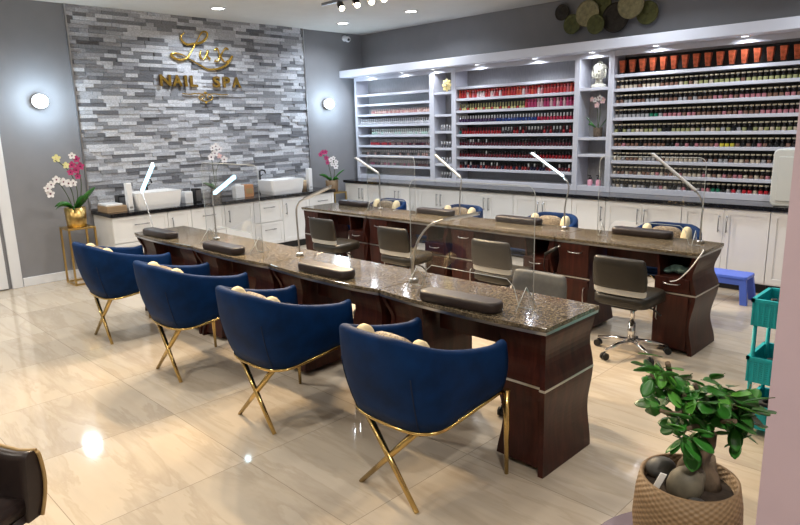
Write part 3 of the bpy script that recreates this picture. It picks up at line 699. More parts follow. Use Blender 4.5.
# niche ornaments
t_ = thing('flower_ornament', 'yellow flower-shaped ornament in the top left niche', 'ornament', (-6.09, SF+.10, 2.1405))
q = B('goldglow')
for ring, n_, r, zt in ((0, 8, .075, .0), (1, 6, .05, .02)):
    for k in range(n_):
        a = 2*pi*k/n_+ring*.4; R_ = Matrix.Rotation(-a, 3, 'Y')
        q.ell((r*.75*cos(a), -.012*ring, .095+r*.75*sin(a)), r*.5, .014, r*.34, 10, 6, R_)
q.build('petals', t_); B('cream').ell((0, -.035, .095), .02, .014, .02).build('flower_centre', t_); B('goldglow').lathe([(.03, 0), (.03, .006), (.01, .012), (.008, .06)], 16).build('stand', t_)
# head statue
t_ = thing('head_statue', 'ivory carved head bust on the top shelf right of centre', 'statue', (-3.765, SF+.12, 2.0685))
q = B('statue'); q.lathe([(.085, 0), (.088, .01), (.08, .035), (.055, .04)], 24); q.lathe([(.055, .04), (.042, .06), (.04, .11)], 20); q.build('plinth', t_)
q = B('statue'); q.ell((0, 0, .175), .072, .075, .095, 24, 16)
q.ell((0, -.068, .165), .011, .018, .022); q.ell((0, -.066, .135), .022, .012, .007); q.ell((0, -.058, .112), .02, .018, .014)
for s in (-1, 1):
    q.ell((s*.028, -.066, .185), .017, .010, .006); q.tube([(s*.008, -.073, .197), (s*.028, -.074, .205), (s*.05, -.058, .197)], .004, 6)
q.build('face', t_)
for s in (-1, 1): B('statue').tube([(s*.074, 0, .20), (s*.083, .0, .17), (s*.078, 0, .13), (s*.072, 0, .105)], [.010, .014, .010, .012], 8).build('ear', t_)
q = B('statue'); q.ell((0, .012, .205), .078, .078, .072, 24, 10); q.ell((0, .01, .275), .034, .036, .028)
for k in range(70):
    a = k*2.4; z = .5+.5*k/70; rr = math.sqrt(max(0, 1-(k/70)**2))*.078
    q.ell((rr*cos(a), .012+rr*sin(a), .205+.07*(k/70)), .009, .009, .009, 6, 4) if not (sin(a) < -.5 and k < 22) else None
q.build('curled_hair', t_)
orchid('small blush orchid in a brown pot inside the statue niche', (-3.765, SF+.14, 1.4985), (.055, .11), 'trunk',
       [([(0, 0, .1), (-.01, 0, .25), (-.02, -.02, .38), (-.07, -.02, .43)], .004, [((-.07, -.04, .44), (0, -1, .1), 'blush'), ((-.03, -.04, .43), (0, -1, .1), 'white'), ((0, -.04, .37), (0, -1, .1), 'blush')]),
        ([(0, 0, .1), (.02, 0, .25), (.03, -.02, .38), (.06, -.02, .42)], .004, [((.07, -.04, .42), (0, -1, .1), 'blush'), ((.03, -.04, .45), (0, -1, .1), 'white')])],
       [((1, -.2, 0), .17, .018, .15), ((-1, -.2, 0), .17, .018, .1), ((-.7, -.5, 0), .13, .018, .5), ((.5, -.7, 0), .12, .018, .6)], petr=.035)
for i, x in enumerate((-3.80, -3.69)):
    t_ = thing('lotion_bottle', ['left', 'right'][i] + ' of the two pink bottles with black pumps at the niche bottom', 'bottle', (x, SF+.06, BASEZ+.0006), group='pink pump bottles')
    MB().m(pol((.75, .35, .45))).lathe([(.028, 0), (.03, .005), (.03, .06), (.014, .075)], 16).build('body', t_)
    B('black').lathe([(.02, .0755), (.02, .10), (.006, .10), (.006, .115)], 12).box(-.028, .008, -.007, .007, .115, .125).build('pump', t_)
# tall pale box at the right end of the counter
t_ = thing('sterilizer_cabinet', 'pale grey rounded tall box standing at the counter right end', 'appliance', (-1.52, 6.86, .862))
q = B('dispenser'); q.loft([[(a, -.16, b) for a, b in rrect(-.22, .24, 0, .53, .05)], [(a, .15, b) for a, b in rrect(-.22, .24, 0, .53, .05)]], sm=False); q.build('housing', t_, bevel=.012)
B('dispenser').box(-.17, .2, -.167, -.161, .05, .46).build('door', t_, bevel=.003); B('steel').box(.15, .165, -.18, -.1675, .2, .32).build('handle', t_)

# ------------------------------------------------------------------ nail desks
def wav(z):
    z = max(0, z)
    return sin(pi*z/.45)**2 if z < .45 else sin(pi*(z-.45)/.285)**2
ZL = [i*.0245*1.0 for i in range(31)]
def slab(q, f, z0, z1):
    """f(z)-> (x0,x1,y0,y1)"""
    zs = [z0]+[z for z in ZL if z0+.004 < z < z1-.004]+[z1]; rs = []
    for z in zs:
        a, b, c, d = f(z); rs.append([(a, c, z), (b, c, z), (b, d, z), (a, d, z)])
    q.loft(rs, sm=False)
DW = .560
def edge_y(x): return .25+.035*(1-(x/DW)**2)**.8 if abs(x) < DW else .25
def make_desk():
    t_ = thing('manicure_desk', 'x', 'desk', (0, 0, 0))
    def top(z0, z1, ins):
        n = 28; po = [(-DW+ins+.002, -.25+ins), (DW-ins-.002, -.25+ins)]
        po += [(x, edge_y(x)-ins) for x in [(DW-ins-.002)*(1-2*i/n) for i in range(n+1)]]
        return [[(a, b, z0) for a, b in po], [(a, b, z1) for a, b in po]]
    B('granite').loft(top(.748, .770, 0), sm=False).build('granite_top', t_, bevel=.003)
    B('steel').loft(top(.733, .7478, .004), sm=False).build('metal_trim', t_)
    for s in (-1, 1):
        # outer wavy end panel, two pieces split by a metal strip
        def f(z, s=s):
            w = wav(z); xo = s*(.548-.028*w); xi = s*(.520-.028*w); return (min(xo, xi), max(xo, xi), -.235-.010*w+.010, .238-.045*w)
        q = B('wood'); slab(q, f, .0, .444); slab(q, f, .456, .7368); q.build('end_panel', t_)
        q = B('steel'); slab(q, lambda z: tuple(v+(d_) for v, d_ in zip(f(.45), (-.002, .002, -.002, .002))), .4442, .4558); q.build('strip', t_)
        ix = .255
        def g(z, s=s):
            w = wav(z); xi = s*(ix+.018*w); xo = s*(.519-.028*w); return (min(xo, xi), max(xo, xi), -.225, .215-.030*w)
        q = B('wood')
        if s < 0: slab(q, g, .03, .7366)
        else:
            slab(q, g, .03, .575)
            def g1(z):
                a, b, c, d = g(z); return (a, a+.016, c, d)
            def g2(z):
                a, b, c, d = g(z); return (b-.016, b, c, d)
            def g3(z):
                a, b, c, d = g(z); return (a+.0162, b-.0162, d-.016, d)
            for gg in (g1, g2, g3): slab(q, gg, .5752, .7366)
        q.build('pedestal', t_)
        a, b, c, d = g(.45); B('steel').box(a-.001, b+.001, -.2285, -.2255, .444, .456).build('strip', t_); B('steel').box(a-.002, b+.0005, d+.0003, d+.003, .444, .456).build('strip', t_)
        a, b = (-.505, -.262) if s < 0 else (.262, .505)
        if s < 0:
            dr = B('wood').box(a, b, -.240, -.2262, .465, .728).build('drawer', t_, bevel=.003)
        else:
            dr = B('wood').box(a, b, -.240, -.2262, .465, .570).build('drawer', t_, bevel=.003)
        zc = .665 if s < 0 else .53; cx = (a+b)/2
        q = B('steel'); q.tube([(cx-.06, -.240, zc), (cx-.045, -.258, zc-.004), (cx, -.264, zc-.006), (cx+.045, -.258, zc-.004), (cx+.06, -.240, zc)], .004, 6); q.build('handle', dr)
        do = B('wood').box(a, b, -.240, -.2262, .04, .438).build('door', t_, bevel=.003)
        hx = (b-.03) if s < 0 else (a+.03)
        q = B('steel'); q.tube([(hx, -.240, .38), (hx, -.258, .365), (hx, -.262, .31), (hx, -.258, .255), (hx, -.240, .24)], .004, 6); q.build('handle', do)
    B('wood').box(-.254, .254, .05, .066, .56, .7366).build('apron', t_)
    return t_
desk = make_desk()
XS = [-5.414, -4.292, -3.170, -2.048]
nd = ['farthest one of the near row', 'second desk from the far end of the near row', 'third from the far end of the near row', 'closest one, at the front end of the near row']
bd = ['leftmost desk of the back row', 'second desk from the left in the back row', 'third desk from the left in the back row', 'right end of the back row, wavy side visible']
NY, BY = 2.680, 4.775
for i, x in enumerate(XS):
    o = desk if i == 0 else dup(desk)
    o.location = (x, NY, 0); o.rotation_euler = (0, 0, PI); o['label'] = 'dark red wood manicure desk, ' + nd[i]; o['group'] = 'manicure desks of the near row'
XB = [-5.596, -4.447, -3.298, -2.149]
for i, x in enumerate(XB):
    o = dup(desk, (x, BY, 0), 0, 'dark red wood manicure desk, ' + bd[i], 'manicure desks of the back row'); o.scale = (1.024, 1, 1)
DT = .7703
# arm rest pads
def make_pad():
    t_ = thing('armrest_pad', 'x', 'armrest pad')
    q = B('leather'); rs = []
    for sc, z in ((.90, .002), (.97, .010), (1, .025), (.985, .042), (.93, .052), (.8, .057)):
        rs.append([(a, b, z) for a, b in rrect(-.25*(1-(1-sc)*.3), .25*(1-(1-sc)*.3), -.062*sc, .062*sc, .055*sc, 6)])
    q.loft(rs); q.build('cushion', t_); B('black').box(-.19, .19, -.035, .035, 0, .002).build('base_plate', t_)
    return t_
pad = make_pad()
pl = [(-5.55, 2.49, 3, 'on the farthest near-row desk'), (-4.42, 2.475, 1, 'on the second near-row desk, by the clear screen feet'), (-3.17, 2.49, 1, 'on the third near-row desk'), (-2.04, 2.475, 4, 'on the front near-row desk under the arched lamp')]
plb = [(-5.72, 4.97, 0, 'on the leftmost back-row desk'), (-4.42, 4.97, 0, 'on the second back-row desk'), (-3.38, 4.97, 0, 'on the third back-row desk'), (-2.19, 4.97, 0, 'on the right end back-row desk')]
for i, (x, y, r, lab) in enumerate(pl+plb):
    o = pad if i == 0 else dup(pad)
    o.location = (x, y, DT); o.rotation_euler = (0, 0, math.radians(r)); o['label'] = 'dark brown leather armrest pad ' + lab; o['group'] = 'leather armrest pads'

# desk lamps --------------------------------------------------------------
def lamp(x, y, pts, h0, h1, lab, mt, power=0):
    """pts: arm path in (dx, dz); h0,h1: lamp head ends (dx,dz)"""
    t_ = thing('desk_lamp', 'slim LED desk lamp ' + lab, 'lamp', (x, y, DT), group='slim LED desk lamps')
    B('steel').lathe([(.028, 0), (.028, .018), (.010, .022), (0, .022)], 16).build('clamp_base', t_)
    B('steel').tube(smooth3([(p[0], 0, p[1]) for p in pts], 6), .0065, 8).build('arm', t_)
    a = Vector((h0[0], 0, h0[1])); b_ = Vector((h1[0], 0, h1[1])); d_ = b_-a; L_ = d_.length
    ang = math.atan2(d_.z, d_.x); Mx = Matrix.Translation(a) @ Matrix.Rotation(-ang, 4, 'Y')
    hd = B('steel').box(0, L_, -.011, .011, .0, .009, Mx).build('lamp_head', t_)
    MB().m(M[mt]).box(.01, L_-.01, -.0118, .0118, -.010 if mt != 'led' else -.024, -.0005, Mx).build('led_strip', hd)
    if power:
        c_ = (a+b_)/2
        area((x+c_.x, y, DT+c_.z-.03), L_, power, (.6, .85, 1), rot=(0, -ang, 0), shape='RECTANGLE', sy=.03)
lamp(-6.23+.02, 2.72, [(0, .02), (-.03, .15), (-.08, .34), (-.09, .375)], (-.09, .375), (.19, .63), 'with a brightly lit blue-white head at the far end of the near row', 'led', 1.5) if False else None
lamp(-5.93, 2.60, [(0, .02), (-.06, .15), (-.16, .34), (-.18, .375)], (-.18, .375), (.13, .64), 'with a lit head, at the far end of the near row', 'led', 1.5)
lamp(-5.02+.06, 2.72, [(0, .02), (0, .2), (-.01, .36), (.02, .41)], (.02, .41), (.38, .57), 'with a lit head behind a clear screen on the near row', 'led', 1.5)
lamp(-3.80, 2.75, [(0, .02), (-.01, .2), (-.01, .34), (.03, .40), (.10, .43)], (.10, .43), (.40, .53), 'with an unlit arched arm on the third near-row desk', 'shade')
lamp(-2.585, 2.70, [(0, .02), (.0, .12), (.04, .25), (.13, .35), (.25, .40)], (.25, .40), (.50, .455), 'with an arched arm on the front near-row desk', 'shade')
lamp(-5.22, 4.93, [(0, .02), (0, .2), (0, .36), (-.01, .40)], (-.01, .40), (-.40, .57), 'leaning left in front of the left polish bay', 'shade')
lamp(-4.055, 4.93, [(0, .02), (.0, .2), (.02, .37), (.01, .40)], (.01, .40), (-.33, .62), 'in front of the narrow niche, second in the back row', 'shade')
lamp(-2.87, 4.93, [(0, .02), (.0, .2), (.03, .37), (-.02, .45)], (-.02, .45), (-.36, .655), 'with a bright head, third in the back row', 'ledmid', 1)
lamp(-1.72, 4.93, [(0, .02), (.0, .2), (.0, .30), (-.05, .385)], (-.05, .385), (-.41, .665), 'on the right end desk of the back row', 'shade')

# acrylic screens ------------------------------------------------------------
def screen(x0, x1, y, h, lab, foot=.06):
    t_ = thing('acrylic_screen', lab, 'screen', ((x0+x1)/2, y, DT+.003), group='clear acrylic desk screens')
    w = (x1-x0)/2; H = h
    po = [(-w, .0), (-w*.80, .0), (-w*.72, .10), (-w*.62, .135), (w*.62, .135), (w*.72, .10), (w*.80, 0), (w, 0)]
    po += [(w-.05+.05*cos(a), H-.05+.05*sin(a)) for a in [pi/2*i/6 for i in range(7)]]
    po += [(-w+.05-.05*cos(a), H-.05+.05*sin(a)) for a in [pi/2-pi/2*i/6 for i in range(7)]]
    q = B('acrylic'); q.prism(po, -.0025, .0025, 'y'); q.build('sheet', t_)
    q = B('acrylic_edge'); q.tube([(a, 0, b) for a, b in po[7:]+[po[0]]], .0022, 5); q.tube([(a, 0, b) for a, b in po[:8]], .0018, 5); q.build('polished_rim', t_)
    for s in (-1, 1):
        q = B('acrylic'); q.prism([(-foot, 0), (foot, 0), (0, .11)], s*w*.9-.0025, s*w*.9+.0025, 'x'); ft = q.build('foot', t_)
        B('acrylic_edge').tube([(s*w*.9, -foot, .001), (s*w*.9, 0, .11), (s*w*.9, foot, .001)], .0022, 5).build('foot_rim', ft)
screen(-2.545, -1.70, 2.64, .62, 'large clear acrylic screen on the front near-row desk', .09)
screen(-4.97, -4.12, 2.64, .66, 'clear acrylic screen around the second near-row lamp', .09)
screen(-2.49, -1.67, 4.80, .64, 'clear acrylic screen on the right end back-row desk')
screen(-5.28, -4.55, 4.80, .60, 'clear acrylic screen in the left part of the back row')

# items in and around the right end desk
for nme, (x, y) in {'right end back-row desk': (XB[3]+.385, BY-.12)}.items():
    t_ = thing('folded_towel', 'crumpled grey green towel in the open cubby of the right end desk', 'towel', (x, y, .5755))
    q = B('towelgreen')
    for k in range(5): q.ell((-.06+.03*k, .01*(k % 2), .022+.012*(k % 3)), .04, .07, .022, 10, 6, Matrix.Rotation(k*.6, 3, 'Z'))
    q.build('cloth', t_)
tag(B('tagwhite').tube(smooth3([(-1.60, 4.66, .775), (-1.566, 4.56, .78), (-1.572, 4.49, .74), (-1.62, 4.485, .66), (-1.70, 4.505, .57), (-1.76, 4.515, .545)]), .004, 6).build('power_cord'), 'white power cord hanging over the right end desk corner', 'cord')
t_ = thing('hand_drill', 'black handpiece hanging between the two right back-row desks', 'tool', (-2.73, 4.50, .66))
B('black').cyl((-.06, 0, -.04), (.05, 0, .03), .014).build('body', t_); B('steel').cyl((.05, 0, .03), (.075, 0, .046), .006).build('tip', t_)
B('black').tube(smooth3([(-.06, 0, -.04), (-.07, .0, -.15), (-.02, .01, -.25), (.02, .01, -.18)]), .004, 6).build('cable', t_)

# ------------------------------------------------------------------ navy tub chairs
def make_tub(nm, shellmat, seammat, hb=.83, hf=.685, legs=True, piping=None):
    t_ = thing(nm, 'x', 'chair')
    N = 56; A = .298; straight = .34
    def plan(u, sc, yb):
        # u 0..1 : from front right, round the back, to front left ; yb = rearmost y
        yj = -.06; b = (yj-yb)
        La = straight; Lc = 1.05; tot = 2*La+Lc; s = u*tot
        if s < La: return Vector((A*sc, .32-(.32-yj)*s/La, 0))
        if s > La+Lc: return Vector((-A*sc, yj+(.32-yj)*(s-La-Lc)/La, 0))
        th = (s-La)/Lc*pi; return Vector(((A-.022*sin(th))*sc*sgn(cos(th), .66), yj-b*sgn(sin(th), .66), 0))
    def rim(p):
        v = min(1, max(0, (.30+p.y)/.62)); return hb-(hb-hf)*(1-(1-v)**1.7)+(.012*max(0, (v-.9)/.1))
    def low(p):
        v = min(1, max(0, (.2+p.y)/.5)); return .385+.055*v
    cols = []
    th_ = .05
    for i in range(N+1):
        u = i/N; o0 = plan(u, .92, -.215); o1 = plan(u, 1, -.315)
        e = .004; tg = (plan(min(1, u+e), 1, -.315)-plan(max(0, u-e), 1, -.315)).normalized(); nrm = Vector((tg.y, -tg.x, 0))
        if nrm.dot(Vector((0, -.02, 0))-o1) < 0: nrm = -nrm
        hi = rim(o1); lo = low(o0); c = []
        for k in range(7):
            f = k/6; bul = .018*sin(pi*f); p = o0.lerp(o1, f**.85)-nrm*bul; p.z = lo+(hi-.02-lo)*f; c.append(p)
        for a in (35, 70, 110, 145):
            a = math.radians(a); p = o1+nrm*(th_/2-th_/2*cos(a)); p.z = hi-.02+.022*sin(a); c.append(p)
        for k in range(5):
            f = 1-k/4; p = o0.lerp(o1, f**.85)+nrm*th_; p.z = max(lo, .40)+(hi-.02-max(lo, .40))*f; c.append(p)
        cols.append(c)
    q = B(shellmat); q.loft(cols, True, True, True); sh = q.build('shell', t_)
    # outline of the underside
    out = [plan(i/N, .92, -.215) for i in range(N+1)]
    ringb = [(p.x*.97, p.y*.97, low(p)+.002) for p in out]
    ringt = [(p.x*.93, p.y*.93, .46) for p in out]
    B(shellmat).loft([ringb, ringt], True, True, False).build('seat_base', t_)
    q = B(shellmat); rs = []
    for sc, z in ((.80, .461), (.835, .475), (.84, .50), (.82, .52), (.74, .528)):
        rs.append([(p.x*sc/.86*.89, (p.y+.02)*sc/.86*.93, z) for p in out])
    q.loft(rs); q.build('seat_cushion', t_)
    # vertical seams on the outer back
    for u in (.355, .645):
        i = int(round(u*N)); B(seammat).tube([p+Vector((0, -.0015, 0)) for p in cols[i][:5]], .0032, 5).build('seam', sh)
    if piping:
        for c in (cols[0], cols[-1]): B(piping).tube([v+Vector((0, .006, 0)) for v in c[:8]], .007, 6).build('piping', sh)
        B(piping).tube([c[7]+Vector((0, 0, .004)) for c in cols], .007, 6).build('piping', sh)
    if legs:
        B('gold').tube([Vector((p.x*1.0, p.y*1.0, low(p)-.004)) for p in out], .009, 8).build('seat_frame', t_)
        for s in (-1, 1):
            q = B('gold'); q.cyl((s*.175, -.165+.004*s, .385), (-s*.192, -.20+.004*s, 0), .0175, .0115, 12); q.build('leg', t_)
            q = B('gold'); q.cyl((s*.292, .330, .448), (s*.292, .335, 0), .0175, .010, 12); q.build('leg', t_)
    return t_
chair = make_tub('tub_chair', 'navy', 'navyseam')
nl = ['farthest of the near row', 'second from the far end, near row', 'third along the near row', 'closest one, by the front desk']
CX = [-5.38, -4.185, -3.06, -1.95]
for i, x in enumerate(CX):
    o = chair if i == 0 else dup(chair)
    o.location = (x, 2.03, 0); o.rotation_euler = (0, 0, [0, 0, 0, 0][i]); o['label'] = 'navy velvet tub chair with crossed gold legs, ' + nl[i]; o['group'] = 'navy chairs along the near row'
FX = [-5.80, -4.60, -3.42, -2.24]; FY = 5.45
fl = ['leftmost behind the back row', 'second behind the back row', 'third behind the back row', 'rightmost behind the back row']
for i, x in enumerate(FX):
    dup(chair, (x, FY, 0), PI, 'navy velvet tub chair with crossed gold legs, ' + fl[i], 'navy chairs behind the back row').scale = (1.03, 1, .935)
# cushions
def make_cushion():
    t_ = thing('throw_cushion', 'x', 'cushion')
    def pil(x0, x1, th, h, n=9):
        rs = []
        for i in range(n):
            f = i/(n-1); x = x0+(x1-x0)*f; e = (1-abs(2*f-1)**4*.35)
            rs.append([(x, th*e*sgn(cos(2*pi*k/20), .8), h*e*sgn(sin(2*pi*k/20), .6)) for k in range(20)])
        return rs
    B('brocade').loft(pil(-.145, .145, .055, .14)).build('middle', t_)
    for s in (-1, 1): B('cream').loft(pil(*sorted((s*.225, s*.146)), .06, .152, 9)).build('side', t_)
    return t_
cu = make_cushion()
for i, x in enumerate(CX+FX):
    o = cu if i == 0 else dup(cu)
    nr = i < 4
    o.location = (x, 2.03-.13 if nr else FY+.12, .667 if nr else .645); o.rotation_euler = (math.radians(14 if nr else -14), 0, 0)
    if nr: o.scale = (.95, .85, .87)
    o['label'] = 'gold brown cushion with cream sides on the navy chair ' + ['farthest along the near row', 'second along the near row', 'third along the near row', 'closest to the camera', 'leftmost behind the back row', 'second behind the back row', 'third behind the back row', 'rightmost behind the back row'][i]; o['group'] = 'gold brown cushions on the navy chairs'

# brown tub chair in the near left corner
bc = make_tub('leather_tub_chair', 'leather', 'black', hb=.80, hf=.66, legs=False, piping='tan')
bc.location = (-2.38, .09, 0); bc.rotation_euler = (0, 0, math.radians(-60)); tag(bc, 'dark brown leather chair with tan piping, cut off at the lower left corner', 'chair')
for a in (-.2, .2):
    for b_ in (-.14, .25): B('black').cyl((a, b_, 0), (a*.95, b_*.95, .41), .012, .016).build('leg', bc)

# ------------------------------------------------------------------ technician chairs
def make_swivel(lm='leather2'):
    t_ = thing('swivel_chair', 'x', 'chair')        # back at -y, seat centre at origin
    rs = []
    for z, w, y in ((.545, .185, -.245), (.555, .195, -.247), (.62, .20, -.255), (.70, .195, -.265), (.755, .185, -.27), (.768, .17, -.27)):
        th = .024 if .505 < z < .76 else .014; ring = []
        for k in range(24):
            a = 2*pi*k/24; xx = w*sgn(cos(a), .35); ring.append((xx, y-.0+.35*xx*xx*1.2+th*sgn(sin(a), .7), z))
        rs.append(ring)
    B(lm).loft(rs).build('backrest', t_)
    q = B('satin'); rr = []
    for z, w in ((.500, .175), (.508, .19), (.540, .195), (.5445, .19)):
        rr.append([(w*sgn(cos(2*pi*k/24), .35), -.243+.42*(w*sgn(cos(2*pi*k/24), .35))**2+.014*sgn(sin(2*pi*k/24), .7), z) for k in range(24)])
    q.loft(rr); q.build('back_bracket', t_)
    q = B(lm); rr = []
    for sc, z in ((.9, .41), (1, .425), (1, .475), (.95, .492), (.85, .498)):
        rr.append([(a, b, z) for a, b in rrect(-.205*sc, .205*sc, -.255*sc, .135*sc, .08*sc)])
    q.loft(rr); q.build('seat', t_)
    B('black').box(-.09, .09, -.16, .09, .375, .4095).build('seat_plate', t_)
    B('chrome').cyl((0, 0, .10), (0, 0, .24), .028, .026).cyl((0, 0, .24), (0, 0, .374), .016).build('gas_column', t_)
    B('black').tube([(.05, 0, .38), (.16, -.02, .372), (.22, -.03, .34)], .007).build('lever', t_)
    base = B('chrome').cyl((0, 0, .075), (0, 0, .115), .036, .03).build('star_base', t_)
    for k in range(5):
        a = 2*pi*k/5-math.radians(108); c, s = cos(a), sin(a)
        B('chrome').tube([(0, 0, .100), (.12*c, .12*s, .095), (.26*c, .26*s, .070)], [.02, .017, .012], 8).build('spoke', base)
        q = B('black')
        for d_ in (-.014, .014): q.cyl((.26*c-s*d_-s*.008*(1 if d_ > 0 else -1), .26*s+c*d_+c*.008*(1 if d_ > 0 else -1), .027), (.26*c-s*d_*.2, .26*s+c*d_*.2, .027), .026, n=14)
        q.cyl((.26*c, .26*s, .027), (.26*c, .26*s, .062), .008, n=8); q.build('caster', t_)
    return t_
sw = make_swivel()
SXP = [(-5.22, 4.32, 2), (-4.19, 4.345, 2), (-3.05, 4.345, 0), (-1.95, 4.345, 0)]
sl = ['leftmost in front of the back row', 'second from the left in front of the back row', 'third from the left in front of the back row', 'rightmost with a fully visible chrome star base']
for i, (x, y, r) in enumerate(SXP):
    o = sw if i == 0 else dup(sw)
    o.location = (x, y, 0); o.rotation_euler = (0, 0, math.radians(r)); o['label'] = 'low dark brown swivel chair, ' + sl[i]; o['group'] = 'brown swivel chairs in front of the back row'
gs_ = make_swivel('greyleather'); gs_.name = 'swivel_chair'
gs_.location = (-2.13, 3.12, 0); gs_.rotation_euler = (0, 0, PI); tag(gs_, 'grey low-backed swivel chair behind the front near-row desk', 'chair')
dup(gs_, (-3.17, 2.98, 0), PI+.1, 'swivel chair under the third near-row desk, only its casters showing').scale = (1, 1, .84)

# ------------------------------------------------------------------ step stool
t_ = thing('step_stool', 'periwinkle blue plastic step stool at the white cabinets', 'stool', (-1.93, 6.30, 0))
q = B('blue'); q.loft([[(a, b, .235) for a, b in rrect(-.21, .21, -.13, .13, .03)], [(a, b, .262) for a, b in rrect(-.205, .205, -.125, .125, .03)]], sm=False); q.build('seat', t_, bevel=.004)
for v in (-.117, .117): B('blue').box(-.17, .17, v-.005, v+.005, .18, .2345).build('apron', t_)
for a in (-1, 1):
    for b_ in (-1, 1):
        q = B('blue'); q.loft([[(a*.20+u, b_*.125+v, 0) for u, v in ((-.03, -.02), (.03, -.02), (.03, .02), (-.03, .02))], [(a*.17+u, b_*.10+v, .2345) for u, v in ((-.03, -.02), (.03, -.02), (.03, .02), (-.03, .02))]], sm=False); q.build('leg', t_, bevel=.003)

# ------------------------------------------------------------------ teal cart
t_ = thing('utility_cart', 'teal three-tier plastic basket cart beside the pink partition', 'cart', (-.96, 3.58, 0))
def basket(z0, z1, parts=t_):
    q = B('teal'); W, D_ = .42, .30; q.box(.012, W-.012, .012, D_-.012, z0, z0+.008)
    for b in ((.003, W-.003, .003, .007), (.003, W-.003, D_-.007, D_-.003), (.003, .007, .007, D_-.007), (W-.007, W-.003, .007, D_-.007)): q.box(b[0], b[1], b[2], b[3], z0, z1-.01)
    z = z0
    while z < z1-.018:            # slatted weave
        for b in ((0, W, 0, .010), (0, W, D_-.010, D_), (0, .010, .010, D_-.010), (W-.010, W, .010, D_-.010)): q.box(b[0], b[1], b[2], b[3], z, z+.0085)
        z += .0115
    k = 0
    while k*.026 < W:
        for yy in (.001, D_-.009): q.box(k*.026, k*.026+.009, yy-.002, yy+.010, z0, z1-.012)
        k += 1
    k = 0
    while k*.026 < D_:
        for xx in (.001, W-.009): q.box(xx-.002, xx+.010, k*.026, k*.026+.009, z0, z1-.012)
        k += 1
    for b in ((-.006, W+.006, -.006, .012), (-.006, W+.006, D_-.012, D_+.006), (-.006, .012, -.006, D_+.006), (W-.012, W+.006, -.006, D_+.006)): q.box(b[0], b[1], b[2], b[3], z1-.018, z1)
    q.build('basket', t_)
basket(.615, .76); basket(.30, .44); basket(.04, .17)
for a in (.018, .402):
    for b_ in (.018, .282):
        B('teal').cyl((a, b_, .033), (a, b_, .62), .011, n=10).build('post', t_)
        B('black').cyl((a-.008, b_, .016), (a+.008, b_, .016), .016, n=12).build('caster', t_)
def on_cart(nm, lab, cat, x, y, z, w, h, mt):
    o = thing(nm, lab, cat, (-.96+x, 3.58+y, z)); B(mt).box(-w, w, -w, w, 0, h).build('body', o, bevel=.004); B('black').cyl((0, 0, h+.0003), (0, 0, h+.02), w*.5, n=12).build('lid', o)
on_cart('supply_bottle', 'grey supply bottle in the top basket of the teal cart', 'bottle', .07, .12, .6235, .03, .10, 'dispenser')
on_cart('supply_bottle', 'dark supply bottle in the middle basket of the teal cart', 'bottle', .08, .12, .3087, .03, .08, 'stone')
on_cart('supply_bottle', 'dark supply bottle in the bottom basket of the teal cart', 'bottle', .08, .12, .0487, .035, .11, 'stone')

# ------------------------------------------------------------------ ficus and its table
PX, PY, PZ = -.522, 1.545, .512
t_ = thing('side_table', 'round purple grey tabletop under the ficus pot', 'table', (-.52, 1.60, 0))
B('tablepurple').lathe([(.24, PZ-.022), (.265, PZ-.018), (.27, PZ-.008), (.262, PZ), (0, PZ)], 48).build('tabletop', t_)
B('steel').cyl((0, 0, .02), (0, 0, PZ-.0225), .025).build('column', t_); B('steel').lathe([(.18, 0), (.18, .008), (.03, .02)], 32).build('foot', t_)
t_ = thing('potted_ficus', 'ginseng ficus with glossy leaves in a woven tan pot', 'plant', (PX, PY, PZ+.0005))
H = .292
B('basket').lathe([(.085, 0), (.102, .01), (.124, .10), (.131, .17), (.127, .24), (.118, H), (.110, H), (.111, H-.03), (.0, H-.035)], 56).build('woven_pot', t_)
B('soil').lathe([(0, H-.034), (.109, H-.034), (.10, H-.026), (.05, H-.020), (0, H-.019)], 32).build('potting_soil', t_)
def Cc(px_, dy, z): return (px_, dy, z)
# swollen root, second root, trunk (camera looks along -x+y; "screen right" is (.707,.707))
Rt = Vector((.707, .707, 0)); Fw = Vector((-.707, .707, 0))
def S(r, f, z): v = Rt*r+Fw*f; return (v.x, v.y, z)
q = B('bulb'); q.ell(S(-.026, -.035, H-.002), .043, .042, .050, 20, 14, Matrix.Rotation(.3, 3, 'Y')); q.ell(S(.0, -.02, H+.012), .030, .03, .034, 16, 10); q.build('swollen_root', t_)
q = B('trunk'); q.tube([S(.045, -.01, H-.03), S(.040, -.01, H+.0), S(.022, 0, H+.035), S(.020, .0, H+.065), S(.030, .0, H+.095), S(.036, .0, H+.125)], [.033, .030, .026, .029, .029, .024], 14)
q.tube([S(.015, .01, H+.05), S(-.005, -.0, H+.03), S(-.015, -.01, H+.0)], [.022, .025, .03], 12); q.tube([S(.05, .02, H-.03), S(.055, .015, H+.0), S(.045, .005, H+.05)], [.03, .025, .02], 10)
q.build('trunk', t_)
q = B('stone'); q.ell(S(-.055, .045, H+.002), .040, .032, .027, 16, 10, Matrix.Rotation(-.4, 3, 'Y')); q.build('pebble', t_)
B('stone').ell(S(-.02, -.092, H-.018), .024, .02, .012, 12, 8).build('pebble', t_)
B('tagwhite').box(-.008, .008, -.001, .001, -.02, .035).build('plant_tag', t_, loc=S(-.092, -.03, H), rot=(.2, .3, .7))
